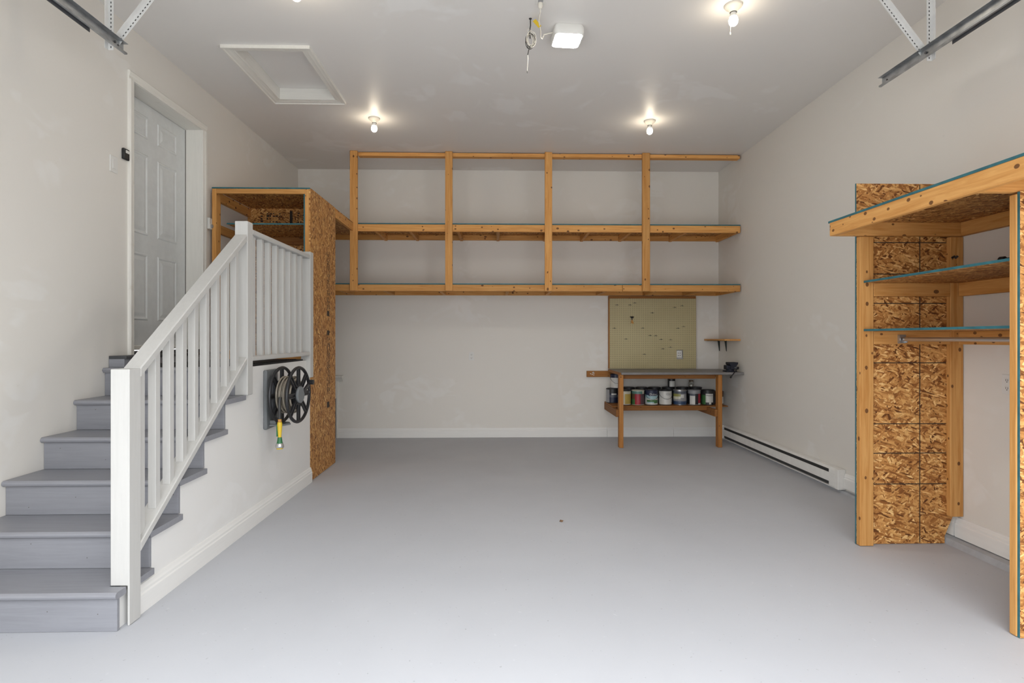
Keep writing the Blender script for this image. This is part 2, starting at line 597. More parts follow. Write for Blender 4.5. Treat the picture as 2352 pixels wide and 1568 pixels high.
# ================================================================== the setting
def setting():
    f = MB().box(XL - 0.25, XR + 0.2, FRONT - 0.45, YB + 0.2, -0.15, 0).build('floor', 'floor')
    tag(f, 'grey painted concrete garage floor', 'floor', kind='structure')
    d = MB().box(-14, 14, -16, FRONT - 0.45, -0.16, -0.02).build('driveway', 'drive')
    tag(d, 'concrete driveway outside the open garage door', 'driveway', kind='structure')
    # walls
    o = MB().box(XL - 0.2, XR + 0.2, YB, YB + 0.2, 0, HC).build('wall_back', 'wall')
    tag(o, 'off-white painted back wall of the garage', 'wall', kind='structure')
    o = MB().box(XR, XR + 0.2, FRONT - 0.2, YB, 0, HC).build('wall_right', 'wall')
    tag(o, 'off-white painted right wall with the baseboard heater', 'wall', kind='structure')
    m = MB()
    m.box(XL - 0.2, XL, FRONT - 0.2, 4.33, 0, HC)
    m.box(XL - 0.2, XL, 5.345, YB, 0, HC)
    m.box(XL - 0.2, XL, 4.33, 5.345, 3.305, HC)
    m.box(XL - 0.2, XL, 4.33, 5.345, 0, 1.245)
    o = m.build('wall_left', 'wall')
    tag(o, 'off-white painted left wall beside the stairs', 'wall', kind='structure')
    m = MB()
    m.box(XL, -2.30, FRONT - 0.2, FRONT, 0, HC)
    m.box(2.65, XR, FRONT - 0.2, FRONT, 0, HC)
    m.box(-2.30, 2.65, FRONT - 0.2, FRONT, 2.75, HC)
    o = m.build('wall_front', 'wall')
    tag(o, 'garage front wall around the open vehicle door', 'wall', kind='structure')
    # ceiling with the attic hatch opening
    hx0, hx1, hy0, hy1 = -2.125, -1.56, 4.61, 5.565
    m = MB()
    m.box(XL - 0.2, hx0, FRONT - 0.2, YB + 0.2, HC, HC + 0.2)
    m.box(hx1, XR + 0.2, FRONT - 0.2, YB + 0.2, HC, HC + 0.2)
    m.box(hx0, hx1, FRONT - 0.2, hy0, HC, HC + 0.2)
    m.box(hx0, hx1, hy1, YB + 0.2, HC, HC + 0.2)
    m.box(hx0, hx1, hy0, hy1, HC + 0.19, HC + 0.2)
    o = m.build('ceiling', 'ceiling')
    tag(o, 'semi-gloss white garage ceiling', 'ceiling', kind='structure')
    # attic hatch: mitred moulded casing, liner boards, lift-out panel
    t = thing('attic_hatch', ((hx0 + hx1) / 2, (hy0 + hy1) / 2, HC - 0.02), 'recessed white attic access hatch with moulded casing in the ceiling', 'hatch')
    wd = 0.068
    prof = [(0.0, 0.0), (0.0, -0.012), (0.018, -0.014), (0.03, -0.018), (0.05, -0.019), (0.056, -0.026), (wd, -0.026), (wd, 0.0)]
    cs = [(hx0, hy0), (hx1, hy0), (hx1, hy1), (hx0, hy1)]
    dg = [(-1, -1), (1, -1), (1, 1), (-1, 1)]
    for k in range(4):
        a, b = cs[k], cs[(k + 1) % 4]
        da, db = dg[k], dg[(k + 1) % 4]
        m = MB()
        n = len(prof)
        vs = [(a[0] + da[0] * q, a[1] + da[1] * q, HC + z) for q, z in prof] + [(b[0] + db[0] * q, b[1] + db[1] * q, HC + z) for q, z in prof]
        fs = [(i, (i + 1) % n, n + (i + 1) % n, n + i) for i in range(n)] + [tuple(range(n)), tuple(range(2 * n - 1, n - 1, -1))]
        m.add(vs, fs)
        m.build('casing', 'trim_y', t)
    th = 0.016
    bx('liner_board', 'trim_y', t, hx0, hx0 + th, hy0, hy1, HC - 0.01, HC + 0.1)
    bx('liner_board', 'trim_y', t, hx1 - th, hx1, hy0, hy1, HC - 0.01, HC + 0.1)
    bx('liner_board', 'white_x', t, hx0 + th, hx1 - th, hy0, hy0 + th, HC - 0.01, HC + 0.1)
    bx('liner_board', 'white_x', t, hx0 + th, hx1 - th, hy1 - th, hy1, HC - 0.01, HC + 0.1)
    bx('hatch_panel', 'ceiling', t, hx0, hx1, hy0, hy1, HC + 0.1, HC + 0.125)

    # baseboards, moulded profile (thickness, height)
    pr = [(0, 0), (0.017, 0), (0.017, 0.085), (0.013, 0.092), (0.013, 0.104), (0.009, 0.112), (0.005, 0.128), (0, 0.13)]
    b = thing('baseboard_back', (0.5, YB, 0), 'white moulded baseboard along the back wall, in butted lengths', 'baseboard', kind='structure')
    for x0, x1 in ((-2.19, 1.512), (1.515, 2.438), (2.441, XR)):
        MB().prism([(YB - q, z) for q, z in pr], 0, x0, x1).build('board', 'base_x', b)
    b = thing('baseboard_right', (XR, 4.2, 0.045), 'white moulded baseboard along the right wall', 'baseboard', kind='structure')
    for y0, y1 in ((2.0, 3.728), (3.742, 4.953), (7.602, YB - 0.02)):
        MB().prism([(XR - q * 1.4, 0.045 + z) for q, z in pr], 1, y0, y1).build('board', 'base_y', b)
    b = thing('baseboard_stair', (XW, 4.1, 0), 'white moulded baseboard along the foot of the stair side wall', 'baseboard', kind='structure')
    MB().prism([(XW + q * 1.2, z * 1.08) for q, z in pr], 1, 2.842, 5.468).build('board', 'base_y', b)
    # concrete footing showing under the right baseboard
    m = MB()
    m.prism([(XR, 0), (2.985, 0), (3.0, 0.036), (3.03, 0.04), (XR, 0.04)], 1, FRONT, 4.2)
    m.prism([(XR, 0), (3.03, 0), (3.04, 0.02), (XR, 0.022)], 1, 4.2, YB - 0.02)
    o = m.build('trim_1', 'curb')
    tag(o, 'low concrete footing ledge at the foot of the right wall', 'footing', kind='structure')

    # stair side wall: stepped under the treads
    y0 = Y1 + 0.02
    poly = [(y0 + 0.13, 0)]
    poly = [(Y1 + 0.02, 0), (5.47, 0), (5.47, LAND - 0.001)]
    for k in range(5, 0, -1):
        yk = Y1 + RUN * k + 0.0185
        zt = 0.19 + RISE * k - (0.032 if k < 5 else 0.001)
        zl = 0.19 + RISE * (k - 1) - 0.032
        poly += [(yk, zt), (yk, zl)]
    poly += [(Y1 + 0.02, 0.19 - 0.032)]
    m = MB()
    m.prism(poly, 0, XW - 0.09, XW)
    o = m.build('wall_stair', 'stairwall')
    tag(o, 'white plastered side wall under the stairs and landing', 'wall', kind='structure')

    # entry door
    t = thing('door_1', (XL, 4.84, 1.245), 'pale grey six-panel entry door at the head of the stairs', 'door', kind='structure')
    dx = -2.89
    slab = bx('door_slab', 'door', t, dx - 0.04, dx, 4.345, 5.33, 1.285, 3.29)
    for ya, yb in ((4.47, 4.765), (4.90, 5.185)):
        for za, zb in ((3.0, 3.185), (2.21, 2.87), (1.515, 2.06)):
            rings = [(0, 0.0), (0.008, 0.007), (0.016, 0.007), (0.026, 0.001), (0.034, 0.001), (0.06, 0.008)]
            vs, fs = [], []
            for q, h in rings:
                vs += [(dx + h, ya + q, za + q), (dx + h, yb - q, za + q), (dx + h, yb - q, zb - q), (dx + h, ya + q, zb - q)]
            for r in range(len(rings) - 1):
                for i in range(4):
                    fs.append((r * 4 + i, r * 4 + (i + 1) % 4, r * 4 + 4 + (i + 1) % 4, r * 4 + 4 + i))
            fs.append(tuple(len(rings) * 4 - 4 + i for i in range(4)))
            m = MB()
            m.add(vs, fs)
            m.build('raised_panel', 'door', slab)
    bx('jamb', 'trim_z', t, XL - 0.19, XL, 4.325, 4.34, 1.245, 3.31)
    bx('jamb', 'trim_z', t, XL - 0.19, XL, 5.332, 5.35, 1.245, 3.31)
    bx('jamb', 'trim_y', t, XL - 0.19, XL, 4.34, 5.332, 3.292, 3.31)
    cp = [(0, 0), (0.010, 0), (0.013, 0.008), (0.013, 0.02), (0.019, 0.032), (0.021, 0.052), (0.015, 0.062), (0, 0.062)]
    MB().prism([(XL + a, 4.338 - b) for a, b in cp], 2, 1.245, 3.2935).build('casing', 'trim_z', t)
    MB().prism([(XL + a, 5.334 + b) for a, b in cp], 2, 1.245, 3.2935).build('casing', 'trim_z', t)
    MB().prism([(XL + a, 3.294 + b) for a, b in cp], 1, 4.276, 5.396).build('casing', 'trim_y', t)
    bx('threshold', 'dkgrey', t, XL - 0.19, XL + 0.01, 4.34, 5.332, 1.246, 1.268)
    bx('door_sweep', 'trim_y', t, dx, dx + 0.012, 4.35, 5.325, 1.275, 1.31)
    bx('seal_strip', 'caulk', t, dx, dx + 0.004, 4.341, 4.346, 1.29, 3.29, bevel=0)
    bx('seal_strip', 'caulk', t, dx, dx + 0.004, 5.328, 5.332, 1.29, 3.29, bevel=0)

    # low access door on the back wall, mostly behind the strand-board cupboard
    t = thing('door_2', (-2.45, YB, 0), 'low access door with white casing and head cap behind the tall cupboard', 'door', kind='structure')
    bx('door_slab', 'bluegrey', t, -2.70, -2.213, YB - 0.025, YB - 0.002, 0.005, 0.545)
    bx('casing', 'trim_z', t, -2.213, -2.186, YB - 0.034, YB - 0.002, 0, 0.78)
    bx('header_board', 'trim_y', t, -2.72, -2.213, YB - 0.03, YB - 0.002, 0.545, 0.78)
    MB().prism([(YB, 0.78), (YB - 0.035, 0.78), (YB - 0.045, 0.80), (YB - 0.08, 0.835), (YB - 0.085, 0.855), (YB, 0.86)], 0, -2.73, -2.122).build('head_cap', 'white_x', t)


setting()


# ================================================================== stairs and railing
def stairs():
    t = thing('staircase', (-2.27, 3.4, 0), 'grey painted wooden stairs rising to the entry door landing', 'staircase')
    th, nose = 0.032, 0.03
    for k in range(5):
        y0 = Y1 + RUN * k
        z = 0.19 + RISE * k
        zr0 = 0 if k == 0 else z - RISE
        xr = XW - 0.001 if k else XW + 0.012
        bx('riser', 'stair', t, XL + 0.002, xr, y0, y0 + 0.018, zr0 + 0.001, z - th, bevel=0.001)
        # tread with rounded nosing, side overhang past the wall
        prof = [(y0 + RUN + 0.002, z - th), (y0 - nose + 0.012, z - th), (y0 - nose + 0.003, z - th + 0.007), (y0 - nose, z - th / 2),
                (y0 - nose + 0.003, z - 0.007), (y0 - nose + 0.012, z), (y0 + RUN + 0.002, z)]
        m = MB()
        if k == 0:
            # front strip passes in front of the newel, the rest stops beside it
            cut = [(min(p[0], 2.746), p[1]) for p in prof]
            m.prism(cut, 0, XL + 0.002, XW + 0.024)
            m.prism([(2.746, z - th), (2.842, z - th), (2.842, z), (2.746, z)], 0, XL + 0.002, -1.845)
            m.prism([(2.842, z - th), (y0 + RUN + 0.002, z - th), (y0 + RUN + 0.002, z), (2.842, z)], 0, XL + 0.002, XW + 0.024)
        else:
            m.prism(prof, 0, XL + 0.002, XW + 0.024)
        m.build('tread', 'stair', t)
        # nail holes
        m = MB()
        for q in range(4):
            x = XL + 0.12 + q * 0.26 + random.uniform(-0.03, 0.03)
            zz = z - th - 0.025 - 0.1 * random.random()
            m.cyl((x, y0 + 0.001, zz), (x, y0 - 0.0006, zz), 0.0024, 6)
        m.build('nail_heads', 'caulk', t, kind='stuff')
    y0 = Y1 + RUN * 5
    z = LAND
    bx('riser', 'stair', t, XL + 0.002, XW - 0.001, y0, y0 + 0.018, z - RISE + 0.001, z - th, bevel=0.001)
    prof = [(6.3, z - th), (y0 - nose + 0.012, z - th), (y0 - nose, z - th / 2), (y0 - nose + 0.012, z), (6.3, z)]
    MB().prism([(min(p[0], 5.46), p[1]) for p in prof], 0, XL + 0.002, XW - 0.091).build('landing_deck', 'stair', t)
    MB().box(XL + 0.002, XW - 0.03, 5.46, 6.27, z - th, z).build('landing_deck', 'stair', t)
    # sill step in front of the door
    s = bx('sill_board', 'stair', t, XL + 0.002, XL + 0.11, 4.07, 5.44, z, 1.222)
    bx('sill_nosing', 'dkgrey', t, XL + 0.002, XL + 0.125, 4.07, 5.44, 1.222, 1.244)
    # mat
    m = MB()
    m.box(-2.58, XW - 0.012, 4.125, 5.30, LAND, LAND + 0.012)
    for i in range(22):
        yy = 4.14 + i * 0.052
        m.box(-2.56, -1.85, yy, yy + 0.03, LAND + 0.012, LAND + 0.016)
    o = m.build('rubber_mat', 'rubber')
    tag(o, 'black ribbed rubber mat lying on the landing', 'mat')


stairs()


def railing():
    t = thing('stair_railing', (-1.797, 2.795, 0), 'white painted wooden railing with square balusters beside the stairs and landing', 'railing')
    x0, x1 = -1.843, -1.754
    xc = (x0 + x1) / 2
    m = MB()
    ya, yb = 2.750, 2.839
    m.prism([(x0, 0.191), (XW + 0.026, 0.191), (XW + 0.026, 0.001), (x1, 0.001), (x1, 1.222), (x0, 1.222)], 1, ya, yb)
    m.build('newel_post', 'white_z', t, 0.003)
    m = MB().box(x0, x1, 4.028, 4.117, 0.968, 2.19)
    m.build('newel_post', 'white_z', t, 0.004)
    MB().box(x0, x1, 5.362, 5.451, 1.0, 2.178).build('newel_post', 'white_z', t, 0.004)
    sl = RISE / RUN * 1.005

    def rail(name, ya, yb, ztop, s, th):
        vt = th * math.sqrt(1 + s * s)
        m = MB()
        m.prism([(ya, ztop - vt), (yb, ztop - vt + s * (yb - ya)), (yb, ztop + s * (yb - ya)), (ya, ztop)], 0, x0 + 0.001, x1 - 0.001)
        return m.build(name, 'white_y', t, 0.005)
    rail('handrail', 2.839, 4.028, 1.223, sl, 0.04)
    rail('bottom_rail', 2.839, 4.028, 0.365, sl, 0.038)
    rail('handrail', 4.117, 5.362, 2.148, 0, 0.036)
    rail('bottom_rail', 4.117, 5.362, 1.240, 0, 0.034)
    for y in (2.89, 3.02, 3.148, 3.275, 3.402, 3.533, 3.664, 3.792, 3.925):
        zb = 0.365 + sl * (y - 2.839)
        zt = 1.223 - 0.049 + sl * (y - 2.839)
        h = 0.0205
        m = MB()
        m.prism([(y - h, zb - 0.014), (y + h, zb - 0.014), (y + h, zt + sl * h), (y - h, zt - sl * h)], 0, xc - h, xc + h)
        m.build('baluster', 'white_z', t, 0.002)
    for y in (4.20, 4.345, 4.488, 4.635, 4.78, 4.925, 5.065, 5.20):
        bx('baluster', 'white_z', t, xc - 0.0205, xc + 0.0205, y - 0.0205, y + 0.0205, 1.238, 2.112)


railing()


# ================================================================== tall strand-board cupboard on the landing
def stamp_cells(m, axis, plane, a0, a1, b0, b1, rows, cols, fill, seed):
    """patches of worn stencil ink: small bars on a plane normal to axis"""
    rng = random.Random(seed)
    da, db = (a1 - a0) / cols, (b1 - b0) / rows
    for r in range(rows):
        for c in range(cols):
            if rng.random() > fill:
                continue
            p0, p1 = a0 + da * (c + 0.12), a0 + da * (c + rng.uniform(0.45, 0.95))
            q0, q1 = b0 + db * (r + 0.15), b0 + db * (r + rng.uniform(0.4, 0.85))
            if axis == 0:
                m.box(plane, plane + 0.0006, p0, p1, q0, q1)
            else:
                m.box(p0, p1, plane - 0.0006, plane, q0, q1)


def cupboard():
    t = thing('storage_cupboard', (-2.25, 5.87, LAND), 'tall open strand board cupboard with timber frame at the end of the landing', 'cupboard')
    xa, xb = -2.712, XW + 0.002
    y0, y1, zt = 5.462, 6.30, 2.80
    side = bx('side_panel', 'osb_x', t, xb - 0.012, xb, y0, y1, 0.003, zt, bevel=0.001)
    m = MB()
    stamp_cells(m, 0, xb, 5.985, 6.10, 1.66, 2.28, 44, 3, 0.92, 3)
    stamp_cells(m, 0, xb, 5.985, 6.10, 0.78, 1.38, 42, 3, 0.92, 4)
    for z0, z1 in ((1.60, 1.655), (1.40, 1.45), (0.64, 0.70)):
        m.box(xb, xb + 0.0006, 5.99, 6.075, z0, z1)
    m.build('stencil_print', 'ink', side, kind='stuff')
    # face frame
    bx('stud', 'wood_z', t, xa, xa + 0.04, y0, y0 + 0.089, LAND + 0.002, zt - 0.013)
    bx('stud', 'wood_z', t, xb - 0.050, xb - 0.0125, y0, y0 + 0.089, LAND + 0.002, zt - 0.013)
    bx('top_rail', 'wood_x', t, xa + 0.04, xb - 0.05, y0, y0 + 0.038, zt - 0.058, zt - 0.013)
    bx('inner_edge', 'teal', t, xb - 0.064, xb - 0.0505, y0 + 0.004, y0 + 0.05, 2.08, zt - 0.058)
    deck = bx('top_deck', 'osb_z', t, xa, xb - 0.0125, y0, y1, zt - 0.0125, zt)
    bx('painted_edge', 'teal', deck, xa, xb, y0 - 0.0015, y0, zt - 0.0125, zt + 0.0005, bevel=0)
    back = bx('back_panel', 'osb_y', t, XL + 0.003, xb - 0.0125, y1 - 0.013, y1 - 0.001, LAND + 0.002, zt - 0.013)
    m = MB()
    stamp_cells(m, 1, y1 - 0.0135, -2.6, -2.37, 2.60, 2.75, 5, 7, 0.6, 11)
    stamp_cells(m, 1, y1 - 0.0135, -2.20, -1.85, 2.60, 2.75, 6, 12, 0.4, 12)
    m.box(-2.62, -2.35, y1 - 0.014, y1 - 0.0135, 2.575, 2.581)
    m.box(-2.28, -2.25, y1 - 0.014, y1 - 0.0135, 2.60, 2.76)
    m.build('stencil_print', 'ink', back, kind='stuff')
    sh = bx('shelf', 'osb_z', t, -2.62, xb - 0.068, y0 + 0.10, y1 - 0.014, 2.468, 2.4805)
    bx('painted_edge', 'teal', sh, -2.62, xb - 0.068, y0 + 0.0985, y0 + 0.10, 2.467, 2.481, bevel=0)
    bx('cleat', 'wood_y', t, XL + 0.003, XL + 0.041, y0 + 0.095, y1 - 0.015, zt - 0.108, zt - 0.02)
    bx('cleat', 'wood_y', t, XL + 0.003, XL + 0.041, y0 + 0.095, y1 - 0.015, 2.385, 2.467)
    bx('cleat', 'darkwood_x', t, XL + 0.05, xb - 0.07, y1 - 0.052, y1 - 0.014, 2.385, 2.467)
    bx('kick_board', 'wood_x', t, xa + 0.042, xb - 0.052, y0 + 0.03, y0 + 0.068, LAND + 0.002, LAND + 0.09)


cupboard()


# ================================================================== overhead shelving on the back wall
def shelving():
    t = thing('overhead_shelving', (0.5, 7.45, 1.95), 'wide two-tier overhead shelving of studs and strand board along the back wall', 'shelving')
    yf, yb = 7.10, YB - 0.002
    xl, xr = -2.35, 3.055
    for a, b in ((-1.829, -1.736), (-0.655, -0.565), (0.582, 0.673), (1.803, 1.899)):
        MB().box(a, b, yf - 0.038, yf, 1.953, HC - 0.002).build('post', 'wood_z', t, 0.004)
    bx('top_ledger', 'wood_x', t, -1.736, 3.05, yf, yf + 0.089, HC - 0.055, HC - 0.010, bevel=0.004)
    # upper tier
    z = 2.695
    bx('front_beam', 'wood_x', t, -1.78, xr, yf, yf + 0.038, z, z + 0.089, bevel=0.004)
    bx('back_ledger', 'wood_x', t, xl, xr, yb - 0.038, yb, z + 0.02, z + 0.089)
    d = bx('deck', 'osb_z', t, -1.785, xr, yf, yb, z + 0.089, z + 0.1015)
    bx('painted_edge', 'teal', d, -1.785, xr, yf - 0.0015, yf, z + 0.0885, z + 0.102, bevel=0)
    d2 = bx('deck', 'osb_z', t, XL + 0.05, -1.787, 6.302, yb, z + 0.089, z + 0.1015)
    bx('side_beam', 'wood_y', t, -1.825, -1.787, 6.302, yf, z, z + 0.089)
    for x in (-1.55, -1.12, -0.52, -0.02, 0.62, 1.13, 1.66, 2.36, 3.017):
        bx('joist', 'wood_y', t, x, x + 0.038, yf + 0.038, yb - 0.038, z + 0.004, z + 0.089)
    # lower tier
    z = 1.953
    bx('front_beam', 'wood_x', t, xl, 1.560, yf, yf + 0.038, z, z + 0.083, bevel=0.004)
    bx('front_beam', 'wood_x', t, 1.563, xr, yf, yf + 0.038, z, z + 0.083, bevel=0.004)
    bx('back_ledger', 'wood_x', t, xl, xr, yb - 0.038, yb, z + 0.004, z + 0.083)
    d = bx('deck', 'osb_z', t, xl, xr, yf, yb, z + 0.083, z + 0.0955)
    bx('painted_edge', 'teal', d, xl, xr, yf - 0.0015, yf, z + 0.0825, z + 0.096, bevel=0)
    for x in (-2.0, -1.45, -0.75, 0.1, 0.65, 1.35, 2.0, 2.55, 3.017):
        bx('joist', 'wood_y', t, x, x + 0.038, yf + 0.038, yb - 0.038, z + 0.004, z + 0.083)


shelving()


# ================================================================== pegboard
def pegboard():
    yf = YB - 0.045
    t = thing('pegboard', (2.14, YB, 0.945), 'tan perforated pegboard on a timber frame above the workbench', 'pegboard')
    x0, x1, z0, z1 = 1.54, 2.742, 0.946, 1.915
    # board with a cut-out for the outlet
    cx0, cx1, cz0, cz1 = 2.47, 2.56, 1.075, 1.205
    m = MB()
    y0, y1 = yf - 0.006, yf
    m.box(x0, cx0, y0, y1, z0, z1)
    m.box(cx1, x1, y0, y1, z0, z1)
    m.box(cx0, cx1, y0, y1, z0, cz0)
    m.box(cx0, cx1, y0, y1, cz1, z1)
    m.build('board', 'peg', t)
    bx('frame_rail', 'darkwood_x', t, 1.526, 2.742, yf, YB - 0.001, 1.885, 1.951)
    bx('frame_strip', 'benchwood_z', t, 1.526, 1.564, yf, YB - 0.001, z0, 1.883)
    bx('frame_strip', 'benchwood_z', t, 2.70, 2.738, yf, YB - 0.001, z0, 1.883)

    def pk(px, py):
        return x0 + (px - 165) / (1795 - 165) * (x1 - x0), z1 - (py - 145) / (1460 - 145) * (z1 - z0)
    for px, py in ((300, 268), (545, 268), (1388, 312), (1527, 280), (965, 415), (785, 700), (1555, 672), (1450, 703), (925, 838), (1030, 842),
                   (470, 905), (1130, 912), (1310, 918), (1165, 1088), (1305, 1058), (815, 1190), (250, 702), (635, 230)):
        x, z = pk(px, py)
        m = MB()
        m.tube([(x - 0.026, y0 - 0.002, z), (x + 0.026, y0 - 0.002, z)], 0.0022, 5)
        m.tube([(x, y0, z + 0.012), (x, y0 - 0.004, z), (x, y0 - 0.022, z - 0.006), (x, y0 - 0.026, z + 0.008)], 0.002, 5)
        m.build('wire_hook', 'dkgrey', t)
    # outlet in the cut-out
    o = thing('quad_outlet', (2.515, YB, 1.08), 'white four-way outlet showing through the pegboard cut-out', 'outlet')
    pl = bx('cover_plate', 'plastic', o, 2.472, 2.545, yf - 0.004, YB - 0.001, 1.098, 1.195)
    for i in (0, 1):
        for j in (0, 1):
            bx('socket_slot', 'hole', pl, 2.489 + i * 0.026, 2.497 + i * 0.026, yf - 0.005, yf - 0.0038, 1.122 + j * 0.034, 1.134 + j * 0.034, bevel=0)
    # tool hanging from a hook
    x, z = pk(580, 500)
    k = thing('hanging_key_fob', (x, y0, z - 0.085), 'black and orange key fob hanging on the pegboard', 'key fob')
    m = MB()
    m.box(x - 0.028, x + 0.028, y0 - 0.012, y0 - 0.004, z + 0.004, z + 0.014)
    m.lathe([(0.016, -0.012), (0.019, 0), (0.012, 0.01)], (x, y0 - 0.021, z), (0, 0, 1), 10)
    m.cyl((x, y0 - 0.012, z - 0.05), (x, y0 - 0.012, z), 0.006, 8)
    m.build('clip', 'black', k)
    m = MB()
    m.prism([(x - 0.006, z - 0.035), (x + 0.006, z - 0.035), (x + 0.024, z - 0.082), (x + 0.006, z - 0.088), (x, z - 0.07), (x - 0.014, z - 0.085)], 1, y0 - 0.018, y0 - 0.006)
    m.build('tag', 'amber', k)


pegboard()


# ================================================================== workbench
def workbench():
    t = thing('workbench', (2.2, 7.45, 0), 'timber workbench with grey painted top and lower shelf under the pegboard', 'workbench')
    xa, xb = 1.51, 2.752
    top = MB().box(1.53, XR - 0.003, 7.03, YB - 0.05, 0.912, 0.942).build('bench_top', 'benchtop', t, 0.004)
    bx('side_edge', 'benchwood_y', t, 1.516, 1.5295, 7.04, YB - 0.05, 0.905, 0.938)
    for x in (xa, xb):
        MB().box(x, x + 0.052, 7.05, 7.135, 0.001, 0.911).build('leg', 'benchwood_z', t, 0.003)
    bx('apron', 'darkwood_x', t, 1.56, 2.75, 7.137, 7.175, 0.855, 0.911)  # dark brown tint carries the shade beneath the bench top
    bx('wall_ledger', 'benchwood_x', t, 1.226, 3.06, YB - 0.04, YB - 0.001, 0.832, 0.915)
    m = MB()
    rng = random.Random(5)
    for i in range(7):
        x = 1.27 + rng.uniform(0, 0.05)
        z = 0.85 + rng.uniform(0, 0.045)
        m.box(x, x + 0.012, YB - 0.0425, YB - 0.0402, z, z + 0.012)
    m.build('paint_splash', 'plastic', t, kind='stuff')
    # lower shelf and braces
    bx('shelf', 'darkwood_x', t, 1.475, 2.99, 7.325, YB - 0.003, 0.475, 0.490)
    bx('shelf_rail', 'darkwood_x', t, 1.54, 2.755, 7.33, 7.368, 0.43, 0.474)
    bx('shelf_ledger', 'darkwood_x', t, 1.54, 2.755, YB - 0.041, YB - 0.003, 0.39, 0.474)
    bx('brace', 'darkwood_y', t, 1.471, 1.509, 7.06, YB - 0.02, 0.385, 0.474)
    bx('brace', 'darkwood_y', t, 2.713, 2.751, 7.06, YB - 0.042, 0.385, 0.474)
    # pull string under the top
    m = MB().tube([(2.63, 7.3, 0.911), (2.635, 7.3, 0.86), (2.628, 7.3, 0.80)], 0.002, 5)
    m.build('hanging_string', 'cablew', t)


workbench()


# ================================================================== paint cans
def text_mesh(s, size):
    cu = bpy.data.curves.new('txt', 'FONT')
    cu.body = s
    cu.size = size
    cu.align_x = 'CENTER'
    cu.resolution_u = 2
    o = bpy.data.objects.new('txt', cu)
    COL.objects.link(o)
    me = o.to_mesh()
    vs = [v.co.copy() for v in me.vertices]
    fs = [tuple(p.vertices) for p in me.polygons]
    o.to_mesh_clear()
    bpy.data.objects.remove(o)
    bpy.data.curves.remove(cu)
    return vs, fs


SHELF_Z = 0.4905


def can(x, y, z, label, group, zones, r=0.083, h=0.195, lid='steel', bail=None, turn=0.0, cat='paint can', name='paint_can'):
    """zones(angle, f) -> material key; angle 0 faces the room (-Y), degrees, positive to the right; f is 0..1 up"""
    t = thing(name, (x, y, z), label, cat, group)
    n, rows = 36, 20
    keys = []
    m = MB()
    for k in range(n):
        a0, a1 = 2 * PI * k / n, 2 * PI * (k + 1) / n
        am = math.degrees((a0 + a1) / 2)
        ang = ((am + 90 - turn + 180) % 360) - 180
        for j in range(rows):
            f0, f1 = j / rows, (j + 1) / rows
            key = zones(ang, (f0 + f1) / 2)
            if key not in keys:
                keys.append(key)
            z0, z1 = z + 0.006 + (h - 0.02) * f0, z + 0.006 + (h - 0.02) * f1
            m.add([(x + r * math.cos(a0), y + r * math.sin(a0), z0), (x + r * math.cos(a1), y + r * math.sin(a1), z0),
                   (x + r * math.cos(a1), y + r * math.sin(a1), z1), (x + r * math.cos(a0), y + r * math.sin(a0), z1)], [(0, 1, 2, 3)], keys.index(key))
    b = m.build('body', keys, t)
    bm = bmesh.new()
    bm.from_mesh(b.data)
    bmesh.ops.remove_doubles(bm, verts=bm.verts, dist=1e-5)
    bmesh.ops.recalc_face_normals(bm, faces=bm.faces)
    if sum(f.normal.dot(f.calc_center_median() - Vector((0, 0, f.calc_center_median().z))) for f in bm.faces) < 0:
        bmesh.ops.reverse_faces(bm, faces=bm.faces)
    bm.to_mesh(b.data)
    bm.free()
    b.data.polygons.foreach_set('use_smooth', [True] * len(b.data.polygons))
    MB().lathe([(r - 0.002, 0), (r + 0.002, 0.002), (r + 0.002, 0.006), (r - 0.001, 0.007)], (x, y, z), n=28).build('bottom_rim', lid, t, smooth=True)
    MB().lathe([(r - 0.001, h - 0.015), (r + 0.003, h - 0.012), (r + 0.003, h - 0.004), (r - 0.004, h)], (x, y, z), n=28).build('top_rim', lid, t, smooth=True)
    MB().lathe([(r - 0.012, h - 0.003), (r - 0.012, h + 0.002), (r - 0.018, h + 0.002)], (x, y, z), n=24).build('lid', lid, t, smooth=True)
    if bail:
        zt, zb = z + h * 0.78, z + h * bail
        pts = []
        for i in range(13):
            a = PI + PI * i / 12
            pts.append((x + (r + 0.004) * math.cos(a), y + (r + 0.006) * math.sin(a), zt + (zb - zt) * math.sin(PI * i / 12)))
        MB().tube(pts, 0.0022, 5).build('wire_bail', 'dkgrey', t)
    return t


def wrap_text(parent, s, size, x, y, r, z, mat, ang=0):
    vs, fs = text_mesh(s, size)
    m = MB()
    out = []
    for v in vs:
        a = -PI / 2 + R(ang) + v.x / r
        out.append((x + (r + 0.0012) * math.cos(a), y + (r + 0.0012) * math.sin(a), z + v.y))
    m.add(out, fs)
    return m.build('lettering', mat, parent)


